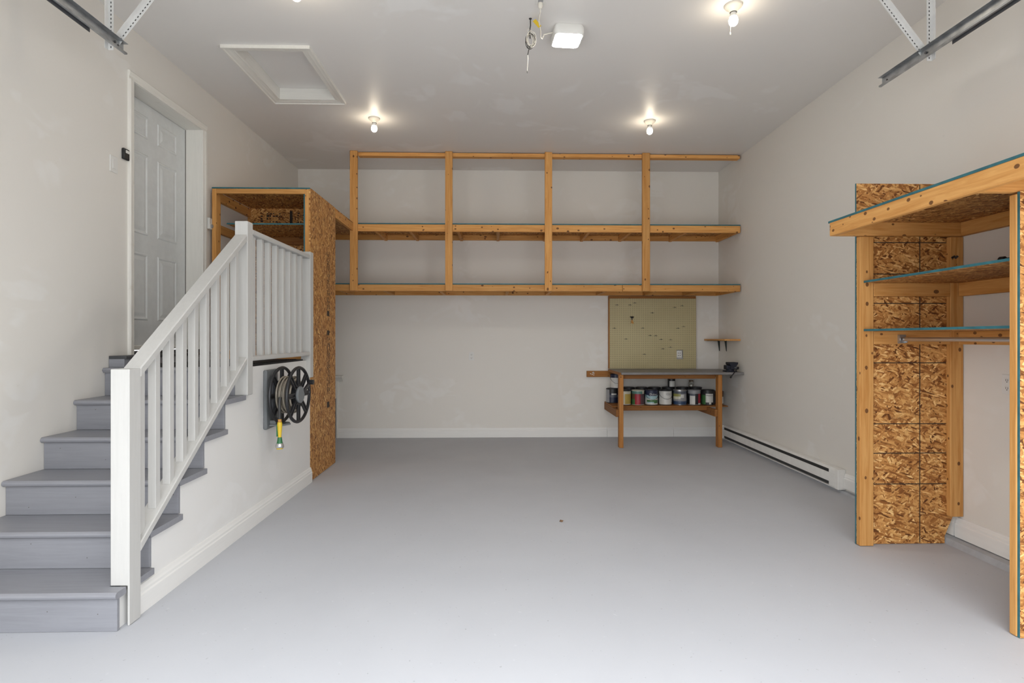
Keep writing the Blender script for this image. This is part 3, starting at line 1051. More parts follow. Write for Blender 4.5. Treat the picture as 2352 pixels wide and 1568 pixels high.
def paint_cans():
    G = 'front row of paint cans on the bench shelf'
    y = 7.49
    S = SHELF_Z

    def z1(a, f):
        if a < -38:
            return 'c_grey'
        if f > 0.72:
            return 'c_black'
        if 0.60 < f < 0.70 and -20 < a < 30:
            return 'c_white'
        if 0.40 < f < 0.58:
            return 'c_slate'
        return 'c_navy'

    def z2(a, f):
        if f > 0.82:
            return 'c_pale'
        if f < 0.06:
            return 'c_white'
        if a < -50:
            return 'c_olive'
        return 'c_gold' if a > -6 or a < -25 else 'c_pale'

    def z3(a, f):
        if f > 0.80:
            return 'c_teal' if a < 30 else 'c_pale'
        if a < -42:
            return 'c_green' if f < 0.4 else 'c_brown'
        if a < 12:
            return 'c_red'
        return 'c_plum'

    def z4(a, f):
        if f > 0.66 - 0.12 * math.cos(R(a)) + 0.10:
            return 'c_navy'
        if f > 0.46 - 0.10 * math.cos(R(a)) + 0.06:
            return 'c_sky'
        if 0.10 < f < 0.34 and -58 < a < 58:
            if f > 0.18 or a > 5:
                return 'c_green'
            return 'c_sky'
        return 'c_white'

    def z5(a, f):
        return 'c_white'

    def z6(a, f):
        if f > 0.78:
            return 'c_slate'
        if f < 0.24:
            return 'c_blue'
        if a < -12 and f > 0.60:
            return 'c_olive'
        if -16 < a < 22 and 0.50 < f < 0.74:
            return 'c_white'
        if a < -5:
            return 'c_pale' if f > 0.4 else 'c_grey'
        return 'c_grey'

    def z7(a, f):
        if f > 0.78:
            return 'c_grey'
        if a < -5 and a > -62:
            return 'c_white' if f < 0.66 else 'c_slate'
        if 22 < a < 60:
            return 'c_red' if f > 0.1 else 'c_white'
        return 'c_black'

    def z8(a, f):
        if -36 < a < 28 and 0.14 < f < 0.80:
            return 'c_white'
        if -14 < a < 8 and f <= 0.14:
            return 'c_white'
        if a < -36:
            return 'c_green' if f < 0.7 else 'c_black'
        if a > 50:
            return 'c_plum'
        return 'c_black'

    def z9(a, f):
        if f < 0.58:
            return 'c_white' if a > -10 else 'c_slate'
        return 'c_brown'
    can(1.562, 7.74, S, 'navy paint can with black rim, at the outer end of the bench shelf', G, z1, lid='black')
    can(1.672, y, S, 'gold paint can partly hidden by the bench leg beside the red can', G, z2, lid='c_black')
    can(1.85, y, S, 'red paint can with green top band between the gold and navy-topped cans', G, z3, lid='c_pale')
    c4 = can(2.03, y, S, 'white, sky blue and green paint can with navy top and brand lettering', G, z4, lid='c_navy', bail=0.36)
    wrap_text(c4, 'Dulux', 0.040, 2.03, y, 0.083, S + 0.128, 'c_white', 4)
    c5 = can(2.216, y, S, 'plain white paint can with an oval mark and wire bail', G, z5, lid='black', bail=0.40)
    m = MB()
    pts = []
    for i in range(24):
        a = 2 * PI * i / 24
        q = -PI / 2 + R(12) + 0.028 * math.cos(a) / 0.083
        pts.append((2.216 + 0.0845 * math.cos(q), y + 0.0845 * math.sin(q), S + 0.142 + 0.013 * math.sin(a)))
    m.tube(pts, 0.0012, 5, closed=True)
    for i in range(5):
        q = -PI / 2 + R(12) + (-0.016 + i * 0.008) / 0.083
        q2 = q + 0.06
        m.tube([(2.216 + 0.0842 * math.cos(q), y + 0.0842 * math.sin(q), S + 0.142), (2.216 + 0.0842 * math.cos(q2), y + 0.0842 * math.sin(q2), S + 0.142)], 0.0018, 4)
    m.build('oval_mark', 'dkgrey', c5)
    can(2.410, y, S, 'silver grey paint can with white and olive label and dark blue base', G, z6, r=0.086, lid='steel')
    can(2.601, y, S, 'dark paint can with white instruction panel and red stripe', G, z7, lid='c_grey')
    can(2.786, y, S, 'black and green paint can with white label panel beside the far bench leg', G, z8, lid='c_black', bail=0.62)
    can(2.952, 7.57, S, 'brown topped can with white label beyond the far bench leg', G, z9, r=0.07, h=0.17, lid='c_brown')
    # second row: dark lids behind
    G2 = 'second row of paint cans against the wall'
    lab = ['gold', 'red', 'navy-topped', 'plain white', 'silver grey', 'dark striped']
    for x, k, hh in zip((1.78, 1.96, 2.135, 2.325, 2.52, 2.70), lab, (0.212,) * 6):
        can(x, 7.72, S, 'dark paint can against the wall behind the %s can' % k, G2, lambda a, f: 'c_black' if f > 0.3 else 'c_slate', lid='c_black', h=hh)
    # on top

    def zp(a, f):
        return 'c_navy' if f > 0.80 else 'c_white'
    can(1.612, 7.745, S + 0.1975, 'white pail with navy lid stacked on the navy can', None, zp, r=0.076, h=0.19, lid='c_navy', bail=0.35, cat='pail', name='plastic_pail')

    def zs(a, f):
        return 'c_white' if -48 < a < 48 and f < 0.74 else 'c_black'
    can(2.36, 7.69, S + 0.2145, 'small black can with white label standing on the second-row cans', None, zs, r=0.05, h=0.122, lid='c_black')
    t = thing('glass_jar', (2.63, 7.69, S + 0.2145), 'small clear glass jar standing on the second-row cans', 'jar')
    MB().lathe([(0.03, 0), (0.037, 0.006), (0.038, 0.05), (0.03, 0.066), (0.028, 0.07), (0.029, 0.09), (0.026, 0.09), (0.025, 0.068), (0.034, 0.05), (0.034, 0.008)],
               (2.63, 7.69, S + 0.2145), n=20, cap=False).build('jar_body', 'glass', t, smooth=True)
    MB().lathe([(0.03, 0.074), (0.0315, 0.076), (0.0315, 0.088), (0.03, 0.09)], (2.63, 7.69, S + 0.2145), n=20, cap=False).build('jar_rim', 'c_brown', t, smooth=True)
    MB().lathe([(0.0335, 0.009), (0.0335, 0.035)], (2.63, 7.69, S + 0.2145), n=16).build('contents', 'hose', t, smooth=True)


paint_cans()


# ================================================================== vise, corner shelf
def vise():
    t = thing('bench_vise', (2.94, 7.12, 0.942), 'dark navy bench vise bolted at the corner of the workbench', 'vise')
    z = 0.942
    MB().box(2.865, 3.0, 7.07, 7.20, z + 0.0005, z + 0.018).build('base', 'navy', t, 0.004)
    MB().lathe([(0.05, 0.018), (0.05, 0.03), (0.04, 0.04)], (2.935, 7.13, z), n=18).build('swivel', 'navy', t, smooth=True)
    MB().box(2.875, 2.93, 7.085, 7.19, z + 0.03, z + 0.085).build('rear_jaw', 'navy', t, 0.006)
    m = MB()
    m.prism([(2.925, z + 0.03), (2.985, z + 0.03), (2.992, z + 0.07), (3.015, z + 0.105), (3.015, z + 0.122), (2.905, z + 0.122), (2.905, z + 0.095), (2.925, z + 0.08)], 1, 7.07, 7.20)
    m.build('front_jaw', 'navy', t, 0.004)
    MB().cyl((2.97, 7.08, z + 0.052), (3.018, 7.06, z + 0.052), 0.017, 12).build('screw', 'dkgrey', t, smooth=True)
    m = MB()
    m.cyl((3.0, 7.045, z + 0.055), (2.888, 6.995, z - 0.06), 0.0065, 8)
    m.lathe([(0.011, -0.008), (0.011, 0.008)], (2.888, 6.995, z - 0.06), (1, 0.4, 1), 8)
    m.lathe([(0.011, -0.008), (0.011, 0.008)], (3.0, 7.045, z + 0.055), (1, 0.4, 1), 8)
    m.build('handle', 'black', t, smooth=True)
    MB().cyl((2.84, 7.12, z + 0.02), (2.885, 7.12, z + 0.02), 0.007, 8).build('lock_lever', 'dkgrey', t)
    t = thing('corner_shelf', (2.97, 7.5, 1.19), 'small pine shelf on two black brackets in the corner above the vise', 'shelf')
    MB().box(2.868, XR - 0.002, 7.135, YB - 0.015, 1.3345, 1.356).build('board', 'wood_y', t, 0.002)
    for y in (7.825, 7.585):
        m = MB()
        m.box(2.90, XR - 0.002, y - 0.012, y + 0.012, 1.330, 1.3345)
        m.prism([(XR - 0.002, 1.33), (XR - 0.026, 1.33), (XR - 0.006, 1.20), (XR - 0.002, 1.19)], 1, y - 0.010, y + 0.010)
        m.build('bracket', 'bracket', t)


vise()


# ================================================================== baseboard heater
def heater():
    y0, y1 = 4.955, 7.60
    xf = 3.005
    t = thing('baseboard_heater', (3.04, 6.3, 0.026), 'long white electric baseboard heater on the right wall', 'heater')
    zb, zt = 0.026, 0.205
    bx('back_plate', 'enamel', t, XR - 0.012, XR - 0.002, y0, y1, zb, zt)
    MB().prism([(XR - 0.012, zt), (xf + 0.018, zt - 0.002), (xf + 0.004, zt - 0.022), (xf + 0.008, zt - 0.024), (xf + 0.022, zt - 0.008), (XR - 0.012, zt - 0.006)], 1, y0 + 0.05, y1 - 0.05).build('top_cover', 'enamel', t)
    MB().box(xf, xf + 0.004, y0 + 0.05, y1 - 0.05, zb + 0.046, zt - 0.052).build('front_panel', 'enamel', t, 0.001)
    bx('element_shade_box', 'hole', t, xf + 0.02, XR - 0.013, y0 + 0.06, y1 - 0.06, zb + 0.012, zt - 0.012)  # element as a dark box; its colour gives both slots their shade
    bx('slot_filler', 'enamel', t, xf + 0.003, xf + 0.02, y0 + 0.05, y0 + 0.15, zb + 0.01, zt - 0.02)
    MB().box(xf - 0.002, XR - 0.012, y0, y0 + 0.05, zb, zt).build('end_cap', 'enamel', t, 0.003)
    MB().box(xf - 0.002, XR - 0.012, y1 - 0.05, y1, zb, zt).build('end_cap', 'enamel', t, 0.003)
    bx('bottom_lip', 'enamel', t, xf + 0.004, XR - 0.012, y0 + 0.05, y1 - 0.05, zb, zb + 0.008)


heater()


# ================================================================== closet on the right wall
def closet():
    t = thing('storage_closet', (2.7, 3.12, 0), 'open timber and strand board closet with shelves on the right wall', 'closet')
    xf = 2.378
    xw = XR - 0.003
    yN, yF = 2.535, 3.731            # outer faces of near and far panels
    # far panel, rises above the deck; bottom corner notched round the footing
    m = MB()
    m.prism([(xf, 0.003), (2.975, 0.003), (2.975, 0.05), (3.03, 0.18), (xw, 0.19), (xw, 2.395), (xf, 2.395)], 1, yF - 0.0115, yF)
    far = m.build('side_panel', 'osb_y', t)
    bx('painted_edge', 'teal', far, xf - 0.0016, xf - 0.0001, yF - 0.0117, yF + 0.0002, 0.003, 2.396, bevel=0)
    m = MB()
    yy = yF - 0.0115
    m.box(2.803, 2.809, yy - 0.0006, yy, 0.01, 2.39)
    for z in (2.004, 1.795, 1.60, 1.205, 0.80, 0.605, 0.40):
        m.box(2.47, 2.985, yy - 0.0006, yy, z - 0.003, z + 0.003)
    m.build('grid_lines', 'ink', far)
    near = MB().box(xf, xw - 0.03, yN, yN + 0.0115, 0.048, 2.038).build('side_panel', 'osb_y', t)
    MB().box(xf, 2.98, yN, yN + 0.0115, 0.003, 0.047).build('panel_foot', 'osb_y', near)
    bx('painted_edge', 'teal', near, xf - 0.0016, xf - 0.0001, yN - 0.0002, yN + 0.0117, 0.003, 2.038, bevel=0)
    # studs
    s = 0.038
    MB().box(xf, xf + 0.092, yF - 0.0115 - s, yF - 0.012, 0.003, 2.038).build('stud', 'wood_z', t, 0.003)
    MB().box(2.985, xw, yF - 0.0115 - s, yF - 0.012, 0.19, 2.038).build('stud', 'wood_z', t, 0.003)
    MB().box(xf - 0.006, xf + 0.083, yN + 0.012, yN + 0.0115 + s, 0.003, 2.030).build('stud', 'wood_z', t, 0.003)
    MB().box(2.975, xw, yN + 0.012, yN + 0.0115 + s, 0.19, 2.038).build('stud', 'wood_z', t, 0.003)
    # top: header, joists, wall ledger, deck
    hx, z0, z1 = 2.185, 2.04, 2.128
    yE = 3.70
    MB().box(hx, hx + s, 2.1, yE, z0, z1).build('header', 'wood_y', t, 0.004)
    bx('joist', 'wood_x', t, hx + s, xw, yE - s, yE, z0, z1)
    bx('joist', 'wood_x', t, hx + s, xw, yN + 0.014, yN + 0.014 + s, z0, z1)
    bx('joist', 'wood_x', t, hx + s, xw, 2.1, 2.1 + s, z0, z1)
    bx('wall_ledger', 'wood_y', t, xw - s, xw, yN + 0.06, yE - s - 0.002, z0, z1)
    d = bx('top_deck', 'osb_z', t, hx + 0.004, xw, 2.1, yF - 0.013, z1, z1 + 0.0125)
    bx('painted_edge', 'teal', d, hx + 0.002, hx + 0.004, 2.1, yF - 0.013, z1, z1 + 0.013, bevel=0)
    # shelves with cleats
    for z in (1.745, 1.428):
        sh = bx('shelf', 'osb_z', t, xf + 0.025, xw, yN + 0.052, yF - 0.052, z - 0.0125, z)
        bx('painted_edge', 'teal', sh, xf + 0.023, xf + 0.025, yN + 0.052, yF - 0.052, z - 0.013, z + 0.0005, bevel=0)
        bx('cleat', 'wood_x', t, xf + 0.094, 2.983, yF - 0.0115 - s, yF - 0.0125, z - 0.10, z - 0.013)
        bx('cleat', 'wood_y', t, xw - s, xw, yN + 0.055, yF - 0.055, z - 0.10, z - 0.013)
        bx('cleat', 'wood_x', t, xf + 0.094, 2.97, yN + 0.0125, yN + 0.0115 + s, z - 0.10, z - 0.013)
    # small hook on the far wall stud
    m = MB()
    yh = yF - 0.0115 - s
    m.tube([(2.995, yh, 1.90), (2.995, yh - 0.02, 1.905), (2.99, yh - 0.035, 1.893), (3.0, yh - 0.04, 1.905)], 0.007, 6)
    m.build('coat_hook', 'black', t)
    # hanging rod
    r = thing('closet_rod', (2.65, 3.1, 1.34), 'chrome hanging rod below the lower closet shelf', 'rod')
    yr = yF - 0.0115 - s
    MB().cyl((2.655, yN + 0.052, 1.362), (2.655, yr - 0.004, 1.362), 0.0135, 14).build('tube', 'steel', r, smooth=True)
    m = MB()
    m.box(2.628, 2.682, yr - 0.004, yr - 0.0005, 1.335, 1.392)
    m.box(2.628, 2.634, yr - 0.022, yr - 0.004, 1.34, 1.39)
    m.box(2.676, 2.682, yr - 0.022, yr - 0.004, 1.34, 1.37)
    m.build('socket', 'galv', r)
    # torch on the upper shelf
    f = thing('flashlight', (2.68, 2.86, 1.746), 'small black flashlight lying on the upper closet shelf', 'flashlight')
    A = Vector((2.655, 2.95, 1.773))
    B = Vector((2.72, 2.79, 1.773))
    ax = (B - A).normalized()
    MB().lathe([(0.019, 0.03), (0.019, 0.05), (0.022, 0.055), (0.022, 0.075), (0.019, 0.08), (0.021, 0.1), (0.019, 0.105), (0.019, (B - A).length)], A, ax, 14).build('barrel', 'dkgrey', f, smooth=True)
    MB().lathe([(0.022, 0.0), (0.027, 0.004), (0.027, 0.026), (0.02, 0.032)], A, ax, 14).build('head', 'black', f, smooth=True)
    MB().lathe([(0.023, -0.001), (0.023, 0.001)], A, ax, 14).build('lens', 'steel', f)
    MB().box(2.675, 2.705, 2.84, 2.90, 1.79, 1.80).build('switch', 'black', f, 0.002)


closet()


# ================================================================== hose reel on the stair wall
def hose_reel():
    cx, cy, cz = XW, 4.50, 0.925
    t = thing('hose_reel', (XW, 4.50, 0.67), 'black wall-mounted hose reel with grey bracket on the stair side wall', 'hose reel')
    x = XW + 0.001
    m = MB()
    m.box(x, x + 0.028, 4.375, 4.60, 0.67, 1.125)
    m.build('wall_bracket', 'grey', t, 0.008)
    m = MB()
    m.box(x + 0.028, x + 0.06, 4.44, 4.57, 0.80, 1.03)
    m.build('pivot_block', 'dkgrey', t, 0.01)
    # tray at the foot
    m = MB()
    m.prism([(x + 0.028, 4.42), (x + 0.13, 4.44), (x + 0.165, 4.50), (x + 0.13, 4.57), (x + 0.028, 4.59)], 2, 0.69, 0.705)
    m.box(x + 0.028, x + 0.075, 4.43, 4.58, 0.705, 0.735)
    m.build('hose_tray', 'grey', t, 0.003)
    T = Matrix.Translation((x + 0.068, 4.525, cz)) @ Matrix.Rotation(R(-4), 4, 'Z')

    def disc(name, h):
        m = MB(T)
        ro = 0.222
        pts = [(h, ro * 0.955 * math.cos(2 * PI * i / 40), ro * 0.955 * math.sin(2 * PI * i / 40)) for i in range(40)]
        m.tube(pts, 0.0125, 8, closed=True)
        for i in range(8):
            a = 2 * PI * i / 8
            for sgn in (-1, 1):
                u = Vector((0, math.cos(a), math.sin(a)))
                s = Vector((0, -math.sin(a), math.cos(a))) * (0.014 * sgn)
                m.bar(Vector((h, 0, 0)) + u * 0.06 + s, Vector((h, 0, 0)) + u * 0.212 + s, 0.010, 0.016, (1, 0, 0))
            u = Vector((0, math.cos(a), math.sin(a)))
            m.bar(Vector((h - 0.003, 0, 0)) + u * 0.06, Vector((h - 0.003, 0, 0)) + u * 0.212, 0.030, 0.006, (1, 0, 0))
        m.lathe([(0.078, -0.008), (0.08, 0.008)], (h, 0, 0), (1, 0, 0), 24)
        return m.build(name, 'black', t, smooth=True)
    disc('reel_disc', 0.02)
    d = disc('reel_disc', 0.152)
    MB(T).lathe([(0.066, 0.0), (0.066, 0.012), (0.06, 0.017)], (0.159, 0, 0), (1, 0, 0), 24).build('hub_cap', 'grey', t, smooth=True)
    MB(T).lathe([(0.085, 0.028), (0.085, 0.145)], (0, 0, 0), (1, 0, 0), 20).build('drum', 'black', t, smooth=True)
    m = MB(T)
    for lay, (rr, n0) in enumerate(((0.100, 6), (0.120, 5), (0.140, 4))):
        for i in range(n0):
            h = 0.038 + i * (0.017 + lay * 0.005) + (lay % 2) * 0.009
            m.tube([(h, rr * math.cos(2 * PI * k / 28), rr * math.sin(2 * PI * k / 28)) for k in range(28)], 0.0075, 6, closed=True)
    m.build('hose_coil', 'hose', t, smooth=True)
    # crank arm and knob
    m = MB(T)
    m.bar((0.173, 0.05, 0.02), (0.173, 0.175, 0.085), 0.03, 0.012, (1, 0, 0))
    m.cyl((0.173, 0.175, 0.085), (0.202, 0.175, 0.085), 0.02, 12)
    m.build('crank', 'black', t, smooth=True)
    # hose tail and spray nozzle
    e = T @ Vector((0.095, -0.135, 0.0))
    e = Vector((-1.655, 4.35, 0.88))
    MB().tube([e + Vector((0, 0.01, 0.04)), e, e + Vector((0.0, 0.0, -0.06)), e + Vector((0.0, 0.005, -0.125))], 0.0125, 8).build('hose_tail', 'hosedark', t, smooth=True)
    n = e + Vector((0, 0.005, -0.125))
    MB().cyl(n, n + Vector((0, 0, -0.02)), 0.0135, 10).build('coupling', 'amber', t, smooth=True)
    nz = thing('spray_nozzle', (n.x, n.y, n.z - 0.22), 'yellow and green hose spray nozzle hanging below the reel', 'nozzle')
    m = MB()
    p = n + Vector((0, 0, -0.0215))
    m.lathe([(0.016, 0), (0.019, -0.02), (0.015, -0.07), (0.012, -0.11), (0.014, -0.14)], p, (0, 0, 1), 12)
    m.build('grip', 'yellow', nz, smooth=True)
    m = MB()
    m.box(p.x - 0.022, p.x - 0.012, p.y - 0.008, p.y + 0.008, p.z - 0.11, p.z - 0.02)
    m.lathe([(0.015, -0.115), (0.02, -0.15), (0.024, -0.165)], p, (0, 0, 1), 12)
    m.build('lever', 'green', nz, smooth=True)
    MB().lathe([(0.024, -0.16), (0.031, -0.175), (0.031, -0.19), (0.026, -0.196)], p, (0, 0, 1), 16).build('spray_head', 'steel', nz, smooth=True)
    MB().lathe([(0.026, -0.196), (0.023, -0.204)], p, (0, 0, 1), 16).build('spray_face', 'yellow', nz, smooth=True)


hose_reel()


# ================================================================== small wall fittings
def outlet(name, label, c, normal, w=0.075, h=0.118):
    """duplex outlet; normal 'y' faces -Y, 'x' faces -X"""
    x, y, z = c
    t = thing(name, c, label, 'outlet')

    def b(nm, mat, u0, u1, d0, d1, z0, z1, par=t, bevel=0.001):
        if normal == 'y':
            return bx(nm, mat, par, x + u0, x + u1, y - d1, y - d0, z + z0, z + z1, bevel=bevel)
        return bx(nm, mat, par, x - d1, x - d0, y + u0, y + u1, z + z0, z + z1, bevel=bevel)
    pl_ = b('cover_plate', 'plastic', -w / 2, w / 2, 0.0005, 0.006, -h / 2, h / 2)
    for s in (-1, 1):
        r = b('receptacle', 'plastic', -0.017, 0.017, 0.006, 0.008, s * 0.024 - 0.014, s * 0.024 + 0.014)
        for q in (-0.008, 0.006):
            b('slot', 'hole', q, q + 0.003, 0.008, 0.0085, s * 0.024 - 0.004, s * 0.024 + 0.008, r, 0)
        b('slot', 'hole', -0.003, 0.003, 0.008, 0.0085, s * 0.024 - 0.012, s * 0.024 - 0.007, r, 0)
    return t


def fittings():
    outlet('wall_outlet', 'white duplex outlet in the middle of the back wall', (-0.367, YB, 1.118), 'y', 0.07, 0.115)
    outlet('wall_outlet', 'white duplex outlet on the wall inside the closet', (XR, 3.356, 1.09), 'x')
    # rocker switch
    t = thing('light_switch', (XL, 4.118, 2.605), 'white rocker light switch on the left wall beside the door', 'switch')
    bx('cover_plate', 'plastic', t, XL + 0.0005, XL + 0.007, 4.078, 4.158, 2.548, 2.665)
    bx('rocker', 'plastic', t, XL + 0.007, XL + 0.011, 4.101, 4.135, 2.574, 2.640)
    # black opener button on the casing edge
    t = thing('door_opener_remote', (XL, 4.238, 2.68), 'black garage opener remote mounted beside the door casing', 'remote')
    MB().box(XL + 0.0005, XL + 0.022, 4.205, 4.27, 2.675, 2.755).build('case', 'black', t, 0.005)
    bx('button', 'plastic', t, XL + 0.022, XL + 0.024, 4.222, 4.262, 2.722, 2.744)
    # thermostat
    t = thing('thermostat', (XL, 5.425, 2.40), 'small white dial thermostat between the door and the cupboard', 'thermostat')
    MB().box(XL + 0.0005, XL + 0.035, 5.402, 5.455, 2.395, 2.50).build('case', 'plastic', t, 0.004)
    MB().lathe([(0.018, 0), (0.016, 0.01)], (XL + 0.035, 5.44, 2.425), (1, 0, 0), 16).build('dial', 'c_grey', t, smooth=True)
    bx('scale_slot', 'caulk', t, XL + 0.035, XL + 0.0356, 5.412, 5.416, 2.445, 2.49, bevel=0)
    # dead leaf on the floor
    m = MB()
    x, y = 0.471, 4.232
    m.add([(x - 0.014, y, 0.002), (x - 0.006, y + 0.014, 0.012), (x + 0.004, y + 0.01, 0.006), (x + 0.018, y, 0.010), (x + 0.004, y - 0.014, 0.001), (x - 0.01, y - 0.009, 0.009), (x, y, 0.014),
           (x, y, 0.0005)],
          [(0, 1, 6), (1, 2, 6), (2, 3, 6), (3, 4, 6), (4, 5, 6), (5, 0, 6), (1, 0, 7), (2, 1, 7), (3, 2, 7), (4, 3, 7), (5, 4, 7), (0, 5, 7)])
    o = m.build('dead_leaf', 'leaf')
    tag(o, 'crumpled brown dead leaf on the open floor', 'leaf')


fittings()


# ================================================================== ceiling lights and cables
def bulb_fixture(x, y, label, chain=False):
    t = thing('ceiling_lampholder', (x, y, HC - 0.17), label, 'light', 'bare bulb ceiling lights')
    MB().lathe([(0.062, 0.0), (0.062, -0.006), (0.055, -0.016), (0.034, -0.03), (0.026, -0.046), (0.024, -0.05)], (x, y, HC - 0.001), n=28).build('porcelain_base', 'ivory', t, smooth=True)
    MB().lathe([(0.0245, -0.048), (0.0245, -0.053)], (x, y, HC), n=20).build('socket_gap', 'hole', t)
    MB().lathe([(0.019, -0.052), (0.021, -0.07), (0.025, -0.082)], (x, y, HC), n=20).build('bulb_neck', 'plastic', t, smooth=True)
    pr = [(0.0255, -0.082)]
    for i in range(1, 9):
        a = PI * (0.16 + 0.84 * i / 8)
        pr.append((max(0.001, 0.0315 * math.sin(a) + (0.002 if i < 3 else 0)), -0.112 + 0.033 * math.cos(a)))
    MB().lathe(pr, (x, y, HC), n=16).build('bulb', 'bulb', t, smooth=True)
    if chain:
        m = MB()
        for i in range(12):
            z = HC - 0.05 - i * 0.011
            m.lathe([(0.0005, -0.0022), (0.002, 0), (0.0005, 0.0022)], (x - 0.008, y + 0.032, z), n=6)
        m.tube([(x - 0.008, y + 0.026, HC - 0.045), (x - 0.008, y + 0.032, HC - 0.05), (x - 0.008, y + 0.032, HC - 0.175)], 0.0008, 5)
        m.lathe([(0.002, 0), (0.0045, -0.006), (0.0045, -0.016), (0.002, -0.02)], (x - 0.008, y + 0.032, HC - 0.172), n=8)
        m.build('pull_chain', 'ivory', t)


def ceiling_things():
    bulb_fixture(-1.305, 6.03, 'lit bare bulb on the ceiling nearest the tall cupboard')
    bulb_fixture(1.617, 6.03, 'lit bare bulb on the ceiling above the pegboard side')
    bulb_fixture(1.637, 3.92, 'lit bare bulb with pull chain on the ceiling near the right rail', True)
    bulb_fixture(-1.30, 3.70, 'lit bare bulb on the ceiling cut off by the top edge of the photo')
    # square LED fixture
    x, y, a = 0.52, 4.28, 0.20
    t = thing('square_ceiling_light', (x, y, HC - 0.095), 'lit square white LED light in the middle of the ceiling', 'light')

    def rr(half, z, r):
        pts = []
        for cx, cy, s in ((1, 1, 0), (-1, 1, 90), (-1, -1, 180), (1, -1, 270)):
            for k in range(6):
                q = R(s + 18 * k)
                pts.append((cx * (half - r) + r * math.cos(q), cy * (half - r) + r * math.sin(q), z))
        return pts

    def stack(rings, name, mat):
        M4 = Matrix.Translation((x, y, HC)) @ Matrix.Rotation(R(4), 4, 'Z')
        m = MB(M4)
        n = 24
        vs = []
        for q in rings:
            vs += q
        fs = []
        for j in range(len(rings) - 1):
            fs += [(j * n + k, j * n + (k + 1) % n, (j + 1) * n + (k + 1) % n, (j + 1) * n + k) for k in range(n)]
        fs += [tuple(range(n)), tuple((len(rings) - 1) * n + k for k in range(n))]
        m.add(vs, fs)
        return m.build(name, mat, t, smooth=True)
    stack([rr(0.105, -0.001, 0.03), rr(0.112, -0.02, 0.03), rr(0.113, -0.06, 0.035), rr(0.104, -0.074, 0.03)], 'housing', 'plastic')
    stack([rr(0.101, -0.0742, 0.03), rr(0.097, -0.0775, 0.035), rr(0.075, -0.082, 0.04)], 'diffuser', 'led')
    # ceiling receptacle and cord
    t = thing('ceiling_receptacle', (0.292, 3.90, HC - 0.05), 'white ceiling outlet with a plugged-in cord at the top of the photo', 'outlet')
    bx('cover_plate', 'plastic', t, 0.257, 0.327, 3.80, 3.945, HC - 0.006, HC - 0.0005)
    bx('receptacle', 'c_grey', t, 0.275, 0.309, 3.85, 3.905, HC - 0.009, HC - 0.006)
    MB().lathe([(0.017, 0), (0.017, -0.025), (0.008, -0.04)], (0.292, 3.915, HC - 0.008), n=12).build('plug', 'cablew', t, smooth=True)
    m = MB()
    m.tube([(0.292, 3.915, HC - 0.045), (0.293, 3.93, HC - 0.06), (0.29, 3.98, HC - 0.05), (0.29, 4.05, HC - 0.055), (0.30, 4.10, HC - 0.06),
            (0.312, 4.17, HC - 0.065), (0.315, 4.23, HC - 0.075), (0.33, 4.26, HC - 0.075), (0.345, 4.24, HC - 0.05), (0.41, 4.25, HC - 0.03)], 0.0045, 7)
    m.build('power_cord', 'cablew', t, smooth=True)
    m = MB()
    m.bar((0.258, 4.06, HC - 0.045), (0.303, 4.11, HC - 0.065), 0.026, 0.002, (0, 0.3, 1))
    m.build('warning_tag', 'yellow', t)
    # coiled low-voltage cable hanging from a hole
    t = thing('cable_coil', (0.235, 4.12, HC - 0.40), 'coil of black and white wire hanging from a hole in the ceiling', 'cable')
    MB().lathe([(0.011, 0), (0.011, -0.002)], (0.234, 4.12, HC - 0.0005), n=14).build('ceiling_hole', 'hole', t)
    rng = random.Random(9)
    mw, mk = MB(), MB()
    c = Vector((0.237, 4.11, HC - 0.155))
    for i in range(9):
        rx, rz = 0.030 + rng.uniform(-0.008, 0.008), 0.058 + rng.uniform(-0.012, 0.01)
        off = Vector((rng.uniform(-0.012, 0.012), rng.uniform(-0.018, 0.018), rng.uniform(-0.008, 0.008)))
        tl = rng.uniform(0.1, 0.45)
        pts = []
        for k in range(22):
            q = 2 * PI * k / 22
            px, pz = rx * math.cos(q), rz * math.sin(q)
            pts.append(c + off + Vector((px * math.cos(tl) + pz * math.sin(tl) * 0.5, px * 0.6, pz)))
        (mk if i % 3 == 0 else mw).tube(pts, 0.0024, 5, closed=True)
    mk.tube([(0.234, 4.12, HC), (0.235, 4.12, HC - 0.05), (0.228, 4.115, HC - 0.10), (0.232, 4.11, HC - 0.15)], 0.004, 6)
    mk.tube([(0.235, 4.11, HC - 0.20), (0.222, 4.11, HC - 0.235), (0.214, 4.11, HC - 0.27)], 0.004, 6)
    mw.tube([(0.214, 4.11, HC - 0.268), (0.215, 4.11, HC - 0.30), (0.213, 4.11, HC - 0.34), (0.211, 4.11, HC - 0.385)], 0.003, 6)
    mw.tube([(0.225, 4.11, HC - 0.10), (0.214, 4.1, HC - 0.11), (0.208, 4.1, HC - 0.095), (0.22, 4.1, HC - 0.085), (0.232, 4.1, HC - 0.10)], 0.002, 5)
    mk.tube([(0.211, 4.11, HC - 0.385), (0.212, 4.11, HC - 0.40)], 0.003, 6)
    mw.build('white_wire', 'cablew', t, smooth=True)
    mk.build('black_wire', 'hosedark', t, smooth=True)


ceiling_things()


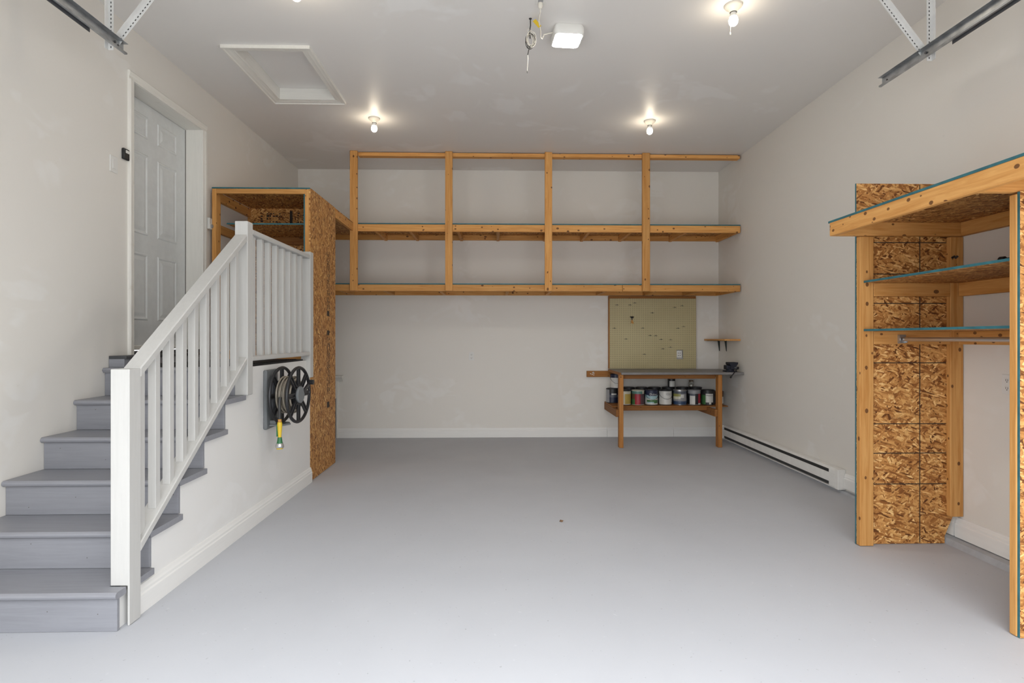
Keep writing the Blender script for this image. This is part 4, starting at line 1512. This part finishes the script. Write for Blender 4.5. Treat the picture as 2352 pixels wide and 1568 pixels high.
# ================================================================== overhead door tracks
def track(x, yend, yh, side, label):
    """side: +1 right track opens towards the left, -1 the other way"""
    z = 3.12
    t = thing('door_track', (x, 1.9, z - 0.03), label, 'door track', 'overhead door tracks')
    s = side
    prof = [(0.0, 0.028), (0.0, -0.022), (-0.008, -0.031), (-0.020, -0.031), (-0.022, -0.024), (-0.024, -0.024), (-0.022, -0.0335), (-0.007, -0.0335),
            (0.0025, -0.023), (0.0025, 0.0295), (-0.030, 0.0295), (-0.030, 0.028)]
    m = MB()
    m.prism([(x + s * a, z + b) for a, b in prof], 1, FRONT + 0.4, yend)
    m.build('rail', 'galv', t)
    # curve down to the vertical track by the opening
    m = MB()
    pts = []
    for i in range(9):
        q = PI / 2 * i / 8
        pts.append(Vector((x, FRONT + 0.4 - 0.3 * math.sin(q), z - 0.3 + 0.3 * math.cos(q))))
    pts.append(Vector((x, FRONT + 0.1, 0.05)))
    for a, b in zip(pts[:-1], pts[1:]):
        m.bar(a, b, 0.003, 0.055, (0, 1, 0.01))
    m.build('curved_rail', 'galv', t)
    # stiffener on the inside half
    bx('stiffener', 'dkgrey', t, x + s * 0.004 - 0.0015, x + s * 0.004 + 0.0015, FRONT + 0.5, yend - (0.6 if s > 0 else 0.28), z - 0.048, z - 0.024, bevel=0)

    def angle(name, a, b, wd=0.032):
        a, b = Vector(a), Vector(b)
        d = (b - a).normalized()
        f1 = Vector((0, -1, 0))
        f2 = d.cross(f1).normalized() * (-s)
        m = MB()
        th = 0.0025
        for (u, v) in ((f2, f1), (f1, f2)):
            vs = []
            for p in (a, b):
                for i, j in ((0, 0), (wd, 0), (wd, th), (0, th)):
                    vs.append(p + u * i + v * j)
            m.add(vs, [(0, 3, 2, 1), (4, 5, 6, 7), (0, 1, 5, 4), (1, 2, 6, 5), (2, 3, 7, 6), (3, 0, 4, 7)])
        o = m.build(name, 'angle', t)
        m = MB()
        L = (b - a).length
        n = int(L / 0.024)
        for k in range(n):
            p = a + d * (0.012 + k * 0.024) + f2 * (wd * 0.55)
            q = p + d * 0.011
            m.bar(p + f1 * (th + 0.0004), q + f1 * (th + 0.0004), 0.0055, 0.0008, f1)
        m.build('slots', 'hole', o, kind='stuff')
        return o
    h = angle('hanger', (x + s * 0.04, yh, z - 0.045), (x + s * 0.04, yh, HC - 0.002))
    angle('brace', (x + s * 0.03, yh + 0.04, z + 0.02), (x - s * 0.33, yh + 0.09, HC - 0.002))
    m = MB()
    m.lathe([(0.008, 0), (0.008, 0.006)], (x - s * 0.004, yh - 0.012, z), (-s, 0, 0), 8)
    m.lathe([(0.006, 0), (0.006, 0.006)], (x - s * 0.004, yend - 0.06, z - 0.008), (-s, 0, 0), 8)
    m.build('bolt', 'dkgrey', t)


track(2.63, 3.835, 3.44, 1, 'galvanised overhead door track with hangers on the side of the closet')
track(-2.27, 3.505, 3.43, -1, 'galvanised overhead door track with hangers on the side of the stairs')
